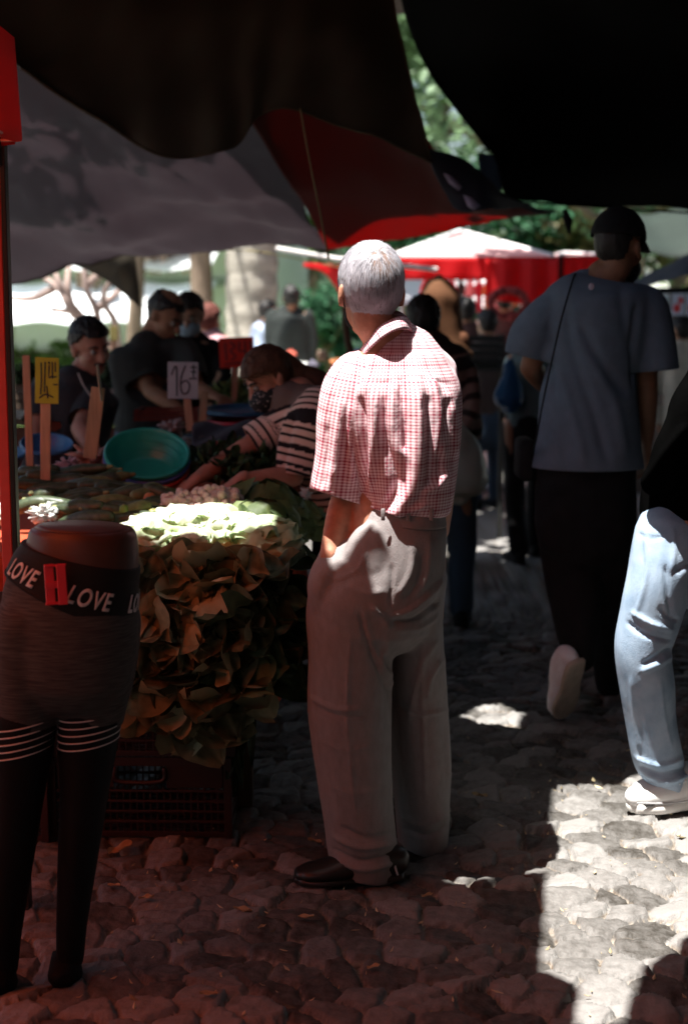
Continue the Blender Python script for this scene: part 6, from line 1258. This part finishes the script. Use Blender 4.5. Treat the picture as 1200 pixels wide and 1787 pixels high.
tree('round green bush standing on the lawn left of the old man\'s head', (-.28, 22, .03), .9, .07, ((-.25, 22, 1.35), (.75, .6, .75)), 7000, .10, gm3, 6, cat='bush', name='bush', limbs=5)
tree('dark shrubs far back between the palm and the old man', (-.6, 31, 0), 2.6, .15, ((-.9, 31, 3.2), (2.2, 1, 1.0)), 5000, .2, gm1, 16, cat='shrub', name='shrub')
tree('shade tree whose branches hang over the grey tarp', (-4.6, 5.6, 0), 3.8, .2, ((-2.6, 6.4, 4.9), (1.9, 1.2, .8)), 2600, .17, gmd, 7)
tree('unseen tall tree added to shade the market aisle further on', (6.5, 10.5, 0), 5, .3, ((3.3, 8.9, 5.6), (3.2, 3.2, .9)), 22000, .36, gmd, 8)  # stands out of view, added only for its shade on the aisle
tree('slim park tree with a whitewashed base left of the palm', (-1.46, 15.2, 0), 4.6, .13, ((-1.6, 15.6, 7), (2, 2, 1.5)), 3000, .22, gm1, 9, (-.1, 0), 1.05)
tree('small tree with a whitewashed base behind the vendor in grey', (-2.55, 17, 0), 3.6, .10, ((-2.6, 17, 5.4), (1.6, 1.6, 1.2)), 2500, .22, gm2, 10, (.2, 0), .9)
pinkl = leaves_mat('pink_blossom', (.50, .38, .34))
tree('flowering tree with sparse pinkish leaves above the vendors', (-4.0, 22, 0), 2.4, .13, ((-2.7, 22, 2.6), (1.2, .8, .7)), 7000, .17, pinkl, 12, limbs=14)
# the bare branching tree at the left
ORD = ['first', 'second', 'third', 'fourth', 'fifth', 'sixth', 'seventh', 'eighth', 'ninth', 'tenth', 'eleventh', 'twelfth', 'thirteenth', 'fourteenth', 'fifteenth']
t = empty('bare_tree', (-2.2, 12.5, 0)); A = Acc(); rn = random.Random(3)
for pts in ([(232, 640), (190, 600), (130, 550), (100, 500), (52, 470), (20, 430)], [(185, 600), (150, 560), (118, 520), (98, 480), (84, 440)], [(175, 590), (168, 540), (150, 500), (148, 440)], [(150, 500), (170, 480), (190, 450)], [(130, 550), (118, 500), (122, 460)], [(205, 610), (200, 560), (180, 520), (205, 470)], [(100, 500), (60, 520), (20, 520)], [(168, 540), (195, 520), (215, 500)], [(150, 560), (128, 545), (90, 540)]):
    n = len(pts); A.tube([(at(x, y, 12.5 + .12 * i * math.sin(x)), .032 * (1 - .75 * i / n) + .006) for i, (x, y) in enumerate(pts)], n=7, sub=5)
b0 = at(232, 640, 12.5); A.tube([((b0.x + .05, 12.5, 0), .08), ((b0.x + .02, 12.5, .5), .05), (b0, .04)], n=10); obj('branches', A, pbr('pale_bark', (.30, .22, .19), .9, .2, 10, .4), t); tag(t, 'leafless branching tree in front of the bright white kiosk at the left', 'tree')
# palm
t = empty('palm_tree', (-.98, 15.0, 0)); pb = pbr('palm_bark', (.36, .33, .28), .95, .28, 5, 1.0, 22, .1, bdist=.03, stretch=(1, 1, 3)); A = Acc(); ks = []
for i in range(60):
    z = i * .13; r = .27 + .02 * ((i % 2) * 2 - 1) * .5 + .06 * max(0, 1 - z / .8); ks.append(((-.98 + .012 * z, 15.0, z), r))
A.tube(ks, n=28, sub=2); obj('trunk', A, pb, t); A = Acc(); LV.clear()
for k in range(16):
    a = k * .3927 + .1; d = np.array((math.cos(a), math.sin(a), .55 - .5 * (k % 2)))
    for j in range(14):
        u = j / 13; p = np.array((-.9, 15, 7.8)) + d * u * 2.6 + np.array((0, 0, -1.6 * u * u)); sdv = np.cross(nrm(d), (0, 0, 1))
        for sg in (-1, 1): leaf(A, p, .7 * (1 - .5 * u), .06, sdv * sg + nrm(d) * .6 + np.array((0, 0, -.4)), (0, 0, 1), .5, rn, .5)
obj('fronds', A, gm1, t, attrs={'leaf': np.array(LV)}); tag(t, 'thick ringed palm trunk in the middle distance left of the old man', 'palm tree')
# white kiosk building at the left and a blue-grey building behind the palm
def building(lab, c, size, wallm, wins, roofm, name='building', cat='building', bands=(), rot=-.7):
    c = Vector(c); t = empty(name, c); W, D, Hh = size; A = Acc(); A.box(c + Vector((0, 0, Hh / 2)), (W, D, Hh)); obj('wall', A, wallm, t, False)
    A = Acc(); A.box(c + Vector((0, 0, Hh + .08)), (W + .4, D + .4, .16)); obj('roof', A, roofm, t, False, bevel=.02)
    for z in bands: A = Acc(); A.box(c + Vector((0, -D / 2 - .05, z)), (W + .05, .1, .14)); obj('cornice', A, roofm, t, False)
    gl = pbr('window_glass', (.05, .06, .07), .15, .1, spec=.6); fm = pbr('window_frame', (.6, .6, .58), .6)
    for (x, z, w_, h_) in wins:
        A = Acc(); A.box(c + Vector((x, -D / 2 - .02, z)), (w_ + .16, .05, h_ + .16)); wf = obj('window', A, fm, t, False); A = Acc(); A.box(c + Vector((x, -D / 2 - .05, z)), (w_, .02, h_)); obj('pane', A, gl, wf, False)
    t.rotation_euler = (0, 0, rot)
    return tag(t, lab, cat)
ww = pbr('white_render_wall', (.88, .90, .92), .8, .04, 1.5, .1); bw = pbr('blue_grey_wall', (.78, .84, .90), .8, .08, 1.2, .1); gr = pbr('grey_trim', (.38, .42, .45), .8)
building('bright white building behind the bare tree at the left', (-4.7, 26, 0), (7.6, 3, 5.2), ww, [(-1.2, 1.2, .9, 1.0), (1.9, 3.6, 1, 1.0), (-.6, 3.6, 1, 1.0)], gr, bands=(1.9, 2.75), rot=-.22)
building('pale blue-grey building behind the palm trunk', (-.7, 33, 0), (2.6, 3, 5.5), bw, [(-.8, 1.8, .4, 2.2), (.3, 1.8, .3, 2.2)], ww, bands=(3.6,), rot=-.2)
building('low pale building glimpsed between the palm and the lawn', (5.5, 38, 0), (14, 3, 3.4), pbr('cream_wall', (.88, .84, .80)), [(-3, 1.6, 1, 1), (0, 1.6, 1, 1), (3, 1.6, 1, 1)], gr)
kk = [o for o in bpy.data.objects if str(o.get('label', '')).startswith('bright white building')][0]
for (z0, z1, y0, y1) in ((2.05, 3.6, -4.0, -1.7), (1.25, 1.86, -4.6, -3.7)):
    A = Acc(); A.grid(lambda u, v: (-4.7 - 3.7 + 7.4 * u, 26 + y0 + (y1 - y0) * v, z0 + (z1 - z0) * v + .03 * math.sin(u * 40)), 60, 8); obj('awning', A, pbr('bright_panel_cloth', (.88, .92, .95), .8, .05, 1.5, .2), kk, solid=.01)  # sloped white panels added to catch the sun and brighten the building
# low hedge wall closing the lawn
tree('long clipped hedge at the far side of the lawn', (-4, 24.5, 0), .6, .05, ((-5.4, 24.3, .55), (3.2, .5, .45)), 7000, .12, gm1, 14, cat='hedge', name='hedge', limbs=8)
# flower and goods stall in the middle distance, left of the old man's shoulder
t = empty('goods_table', (at(590, 640, 10.2).x, 10.2, 0)); A = Acc(); c = Vector((at(590, 640, 10.2).x, 10.2, 0)); A.box(c + Vector((0, 0, .98)), (1.3, .7, .03)); obj('tabletop', A, board, t, False); A = Acc()
A.grid(lambda u, v: (c.x - .66 + 1.32 * u, c.y - .36 - .02 * math.sin(u * 50) * v, 1.0 - v * .55), 60, 6); obj('table_skirt', A, pbr('maroon_skirt', (.16, .03, .035), .8), t)
for x in (-.6, .6): A = Acc(); A.box(c + Vector((x, .2, .49)), (.04, .04, .97)); obj('leg', A, board, t, False)
tag(t, 'goods table with a maroon skirt behind the old man\'s shoulder', 'table')
cols = [(.62, .24, .10), (.70, .62, .52), (.30, .28, .52), (.68, .15, .10), (.75, .75, .72), (.16, .15, .2), (.60, .42, .30)]
cn = ['orange', 'cream', 'purple', 'red', 'white', 'black', 'tan']
for i in range(15):
    rn = random.Random(200 + i); x = -.56 + .078 * i + rn.uniform(-.02, .02); m = pbr('goods_' + cn[i % 7], cols[i % 7], .7, .15, 20, .2)
    crumple('bundle', c + Vector((x, rn.uniform(-.2, .1), 1.05 + rn.uniform(0, .05) + (.07 if i % 3 == 0 else 0))), (.07, .07, .065), m, 'x', 'x', 20 + i, .3)
    o = bpy.data.objects[[q.name for q in bpy.data.objects if q.get('label') == 'x'][0]]; o['label'] = f'{cn[i % 7]} cloth bundle, {ORD[i]} from the left on the table beyond the old man'; o['category'] = 'bundle'; o['group'] = 'bundles on the goods table'
# thin leaning post by the old man's face, and the ropes and poles of the tarps
A = Acc(); A.tube([(at(600, 470, 7.2), .012), (at(602, 560, 7.2), .016), (at(612, 620, 7.2), .02)], n=8); g_ = at(612, 620, 7.2); A.tube([(g_, .02), ((g_.x + .02, 7.2, 0), .024)], n=8); tag(obj('tarp_post', A, pbr('brown_post', (.13, .08, .05))), 'thin brown tarp post just left of the old man\'s face', 'post')
A = Acc(); A.tube([(at(524, 190, 5.7), .004), (at(540, 280, 5.6), .004), (at(558, 370, 5.5), .004), (at(573, 450, 5.4), .005)], n=6, side=(0, 1, 0)); tag(obj('rope', A, pbr('brown_rope', (.16, .11, .05))), 'thin brown rope hanging from the tarps down behind the white-haired head', 'rope')
A = Acc(); A.tube([(at(400, 436, 8.0), .004), (at(470, 442, 9), .004), (at(600, 468, 11), .005)], n=6, side=(0, 0, 1)); tag(obj('guy_rope', A, pbr('yellow_rope', (.5, .42, .18))), 'yellowish guy rope running from the grey tarp towards the red awning', 'rope')
A = Acc(); A.tube([(at(985, 368, 7.0), .010), (at(990, 385, 7.0), .022), (at(993, 408, 7.0), .006)], n=10); tag(obj('rope_knot', A, M['black_cloth']), 'dark knotted rope end hanging below the black tarp beside the cap', 'rope')
# red awning drape left of the old man's head
A = Acc(); q = [(530, 458), (640, 462), (650, 560), (612, 590), (596, 500), (580, 485), (560, 468), (530, 466)]; q = [(530, 459), (665, 463), (665, 545), (605, 530), (588, 505), (572, 482), (556, 470), (530, 466)]
A.add([at(x, y, 11.2 - .3 * (x - 530) / 130) for x, y in q], [tuple(range(len(q)))]); tag(obj('awning', A, t_bright, solid=.01), 'bright red awning corner left of the white-haired head', 'awning')
A = Acc(); A.tube([(at(485, 434, 10.8), .018), (at(590, 452, 10.6), .018)], n=8); A.tube([(at(590, 452, 10.6), .018), (at(760, 470, 10.6), .018)], n=8); tag(obj('awning_pole', A, pbr('white_pole', (.7, .66, .64))), 'pale pole carrying the red awning corner', 'pole')
# the red tents with whitish tops down the aisle
wt = pbr('sun_bleached_top', (.85, .55, .55), .7, .06, 3, .3, 30, .3, trans=.35, tcol=(.85, .3, .3)); wl_ = pbr('white_seam_tape', (.82, .78, .78), .6, .03)
def far_tent(lab, x0, x1, y0, y1, ez, pk_, top=wt, val=t_bright, vh=.25, white=True):
    t = empty('market_tent', ((x0 + x1) / 2, (y0 + y1) / 2, 0)); A = Acc()
    def roof(u, v):
        d = 1 - max(abs(2 * u - 1), abs(2 * v - 1)); return (x0 + (x1 - x0) * u, y0 + (y1 - y0) * v, ez + pk_ * d ** .9)
    A.grid(roof, 24, 24); obj('canopy', A, top, t); A = Acc()
    A.grid(lambda u, v: (x0 + (x1 - x0) * u, y0 - .01 + .02 * math.sin(u * 30) * v, ez - vh * v), 40, 5); A.grid(lambda u, v: (x0 - .01, y0 + (y1 - y0) * u, ez - vh * v), 20, 5); A.grid(lambda u, v: (x1 + .01, y0 + (y1 - y0) * u, ez - vh * v), 20, 5); A.grid(lambda u, v: (x0 + (x1 - x0) * u, y1 + .01, ez - .06 * v), 20, 5)
    obj('valance', A, val, t, solid=.004)
    if white:
        px_, py_ = (x0 + x1) / 2, (y0 + y1) / 2
        for cx_, cy_ in ((x0, y0), (x1, y0), (x0, y1), (x1, y1)): A = Acc(); A.tube([((cx_, cy_, ez + .01), .03, .012), ((px_, py_, ez + pk_ + .02), .03, .012)], n=8, side=(1, 0, 0)); obj('roof_seam', A, wl_, t)
    for cx_, cy_ in ((x0, y0), (x1, y0), (x0, y1), (x1, y1)): A = Acc(); A.box((cx_, cy_, ez / 2), (.035, .035, ez)); obj('pole', A, M['black_cloth'], t, False)
    return tag(t, lab, 'tent')
far_tent('red market tent with a bleached pink top behind the old man\'s head', .42, 1.82, 12.6, 15.4, 1.93, .28, vh=.20)
far_tent('second red market tent further down the aisle, right of the first', 1.86, 2.35, 12.4, 15.2, 1.93, .06, wt, vh=.20)
A = Acc(); A.grid(lambda u, v: (at(848 + 127 * u, 455, 12.2).x, 12.25 + .03 * math.sin(u * 17), 1.9 - (.33 + .10 * u) * v), 30, 8); tag(obj('hanging_cloth', A, t_bright, solid=.004), 'bright red cloth hanging under the second tent beside the blue-grey shoulder', 'cloth')
# garments and wares hanging in the far stalls
gcol = [('red', (.62, .03, .035)), ('white', (.75, .72, .70)), ('pink', (.7, .25, .28)), ('grey-blue', (.28, .33, .42)), ('orange', (.6, .2, .08)), ('dark', (.03, .025, .025)), ('lilac', (.42, .38, .55)), ('crimson', (.5, .02, .05))]
rk = empty('garment_rail', (at(850, 600, 13.8).x, 13.8, 0)); A = Acc(); A.tube([((.55, 13.8, 1.78), .015), ((2.9, 13.8, 1.78), .015)], n=8); A.tube([((.55, 13.8, 1.40), .012), ((2.9, 13.8, 1.40), .012)], n=8); obj('rail', A, gr, rk)
for x in (.55, 2.9): A = Acc(); A.tube([((x, 13.8, 0), .018), ((x, 13.8, 1.8), .018)], n=8); obj('upright', A, gr, rk)
tag(rk, 'metal rail hung with small garments under the red tents', 'rail')
for i in range(30):
    rn = random.Random(300 + i); row = i // 15; x = .78 + (i % 15) * .085; z = (1.76, 1.38)[row]; nm, c = gcol[(i * 5 + row * 3 + i // 4) % 8]; A = Acc(); w_ = rn.uniform(.055, .085); h_ = rn.uniform(.20, .36); y = 13.8 - .02 * (i % 2)
    A.tube([((x, y, z - .02), .02, .02), ((x, y, z - .07), w_ * .5, .03), ((x, y, z - h_ * .6), w_ * .42, .035), ((x, y, z - h_), w_ * .5, .03)], n=14, sub=4)
    for sg in (-1, 1): A.tube([((x + sg * w_ * .35, y, z - .06), .018), ((x + sg * w_ * .66, y, z - .15), .013)], n=8)
    tag(obj('garment', A, pbr('garment_' + nm.replace('-', '_'), c, .8, .1, 12, .2)), f'small {nm} garment, {ORD[i % 15]} from the left on the {["upper", "lower"][row]} far rail', 'garment', 'garments hanging on the far rail')
A = Acc(); A.grid(lambda u, v: (.2 + 3.2 * u, 16.0 + 1.6 * v, 1.50 + .36 * v + .03 * math.sin(u * 14)), 30, 8); tag(obj('awning', A, pbr('tilted_white_cloth', (.85, .80, .80), .7, .04), solid=.004), 'white tent cloth tilted to catch the sun behind the hanging wares', 'awning')  # tilted into the sun to give the glow of backlit tent cloth
wr_m = pbr('wreath', (.22, .03, .03), .8, .3, 20, .5)
A = Acc(); cw = at(886, 530, 12.0); rn = random.Random(8)
for k in range(60): a = k * 6.283 / 60; A.ell(cw + Vector((math.cos(a) * .15, rn.uniform(-.02, .02), math.sin(a) * .11)), rn.uniform(.022, .04), None, 8, 6)
tag(obj('wreath', A, wr_m), 'dark round wreath hanging before the red cloth', 'wreath')
# low wares table beneath
t = empty('wares_table', (1.5, 12.9, 0)); A = Acc(); A.box((1.5, 12.9, .78), (1.9, .7, .04)); obj('tabletop', A, board, t, False); A = Acc(); A.grid(lambda u, v: (.55 + 1.9 * u, 12.54 - .015 * math.sin(u * 60) * v, .80 - .5 * v), 60, 5); obj('table_skirt', A, pbr('deep_red_skirt', (.35, .02, .02)), t)
for x in (.6, 2.4): A = Acc(); A.box((x, 13.1, .39), (.04, .04, .77)); obj('leg', A, board, t, False)
tag(t, 'wares table with a deep red skirt under the far tents', 'table')
for i in range(14):
    rn = random.Random(400 + i); nm, c = gcol[(i * 3) % 8]; A = Acc(); x = .75 + i * .095; h_ = rn.uniform(.12, .34); A.box((x, 12.75 + rn.uniform(-.1, .1), .80 + h_ / 2), (.08, .12, h_)); o = obj('box', A, pbr('box_' + nm.replace('-', '_'), c, .6), None, False, bevel=.006); A = Acc(); A.box((x, 12.75, .803 + h_), (.104, .124, .012)); 
    tag(o, f'small {nm} box, {ORD[i]} from the left on the far wares table', 'box', 'boxes on the far wares table')
dc = at(838, 610, 9.2); A = Acc(); o = empty('crate', dc - Vector((0, 0, .09))); mt = pbr('grey_crate', (.03, .03, .028))
for k in range(4):
    for yy in (-.12, .12): A.box(dc + Vector((0, yy, -.07 + .047 * k)), (.26, .01, .03))
    for xx in (-.13, .13): A.box(dc + Vector((xx, 0, -.07 + .047 * k)), (.01, .24, .03))
for xx in (-.13, .13):
    for yy in (-.12, .12): A.box(dc + Vector((xx, yy, 0)), (.02, .02, .2))
obj('slats', A, mt, o, False); A = Acc(); A.box(dc - Vector((0, 0, .09)), (.26, .24, .01)); obj('bottom', A, mt, o, False); tag(o, 'grey crate stacked high beside the striped jumper', 'crate')
t = empty('display_stand', Vector((dc.x, dc.y, 0))); A = Acc(); A.box((dc.x, dc.y, dc.z - .12), (.34, .3, .03)); obj('shelf', A, mt, t, False)
for xx in (-.14, .14): A = Acc(); A.box((dc.x + xx, dc.y, (dc.z - .13) / 2), (.03, .03, dc.z - .13)); obj('leg', A, mt, t, False)
tag(t, 'dark stand carrying the grey crate', 'stand')
# stall at the far right: dark awning, row of posters
t = empty('dark_awning', at(1200, 470, 9.5)); A = patch([[at(1095, 492, 10.5), at(1095, 500, 10.4), at(1100, 506, 10.3)], [at(1150, 470, 10.2), at(1150, 482, 10), at(1152, 495, 9.9)], [at(1215, 436, 9.8), at(1215, 450, 9.7), at(1215, 478, 9.6)], [at(1330, 400, 9.6), at(1330, 430, 9.5), at(1330, 470, 9.4)]], 30, 14, wr(.03, 3, 2)); obj('sheet', A, blk, t, solid=.006)
A = Acc(); A.tube([(at(1095, 508, 10), .02), (at(1330, 505, 9.6), .02)], n=8); obj('edge_bar', A, M['black_cloth'], t); pp = at(1330, 505, 9.6); A = Acc(); A.tube([(pp, .02), ((pp.x, pp.y, 0), .025)], n=8); obj('pole', A, M['black_cloth'], t); tag(t, 'dark blue-black awning of the stall at the far right', 'awning')
A = Acc(); A.grid(lambda u, v: (at(1090 + 230 * u, 440, 14).x, 14 + 1.5 * v, 2.0 + .5 * v + .03 * math.sin(u * 12)), 20, 6); tag(obj('tarp', A, seam_tarp('green_grey_tarp', (.018, .028, .022), .1, (.04, .06, .05)), solid=.006), 'greenish grey tarp roof beyond the man in the cap, at the right', 'tarp')
back = Acc(); back.box((at(1180, 560, 11.5).x + .3, 11.5, .8), (1.5, .04, 1.6)); tag(obj('stall_backdrop', back, pbr('brown_backdrop', (.16, .12, .10))), 'brown backdrop board of the stall at the far right', 'board')
pc = [((.72, .78, .80), (.3, .5, .5)), ((.55, .60, .72), (.6, .06, .06)), ((.60, .64, .78), (.55, .2, .05)), ((.7, .7, .66), (.1, .2, .4)), ((.6, .62, .7), (.5, .1, .1))]; pn = ['white and green', 'blue and red', 'lilac and orange', 'cream and navy', 'grey and red']
for i, (x0, x1) in enumerate(((1143, 1166), (1171, 1193), (1197, 1219), (1224, 1246), (1250, 1272))):
    o = empty('poster', at((x0 + x1) / 2, 530, 11.3)); A = Acc(); c = at((x0 + x1) / 2, 531, 11.3); A.box(c, ((x1 - x0) * mpp(11.3), .01, .17)); obj('sheet', A, pbr('poster_paper', pc[i][0]), o, False); A = Acc(); A.ell(c + Vector((-.01, -.008, -.03)), (.03, .004, .035)); A.ell(c + Vector((.02, -.008, .03)), (.02, .004, .03)); obj('print', A, pbr('poster_print', pc[i][1]), o)
    tag(o, f'{pn[i]} printed sheet hanging in the row at the far right stall', 'poster', 'printed sheets hanging at the far right stall')
# unseen cloths added beside and behind the camera to block ambient light
dcl = seam_tarp('light_block_fabric', (.030, .026, .022), .03, (.04, .03, .02))
for (a, b_, lab) in (((3.9, -4.5), (3.9, 8.6), 'unseen dark cloth added along the right side to block stray light'), ((3.9, -4.6), (-3.9, -4.6), 'unseen dark cloth added far behind the camera to block stray light'), ((-3.95, -4.6), (-3.95, 2.4), 'unseen dark cloth added behind the red tent to block light from the left')):
    A = Acc(); A.grid(lambda u, v: (a[0] + (b_[0] - a[0]) * u + .04 * math.sin(u * 60) * (a[0] == b_[0]), a[1] + (b_[1] - a[1]) * u + .04 * math.sin(u * 60) * (a[1] == b_[1]), 3.0 - 2.8 * v), 90, 4); tag(obj('light_block_cloth', A, dcl, solid=.004), lab, 'cloth')
A = Acc(); A.grid(lambda u, v: (1.4 + 4.8 * u, 8.4 + 4.2 * v, 2.75 + .12 * math.sin(u * 6) * math.sin(v * 5) + .25 * v), 30, 20); tag(obj('tarp', A, t_roof, solid=.004), 'unseen dark roof tarp added to shade the aisle further on, hidden above the black tarp', 'tarp')  # extra tarp kept out of sight, added to darken the further aisle
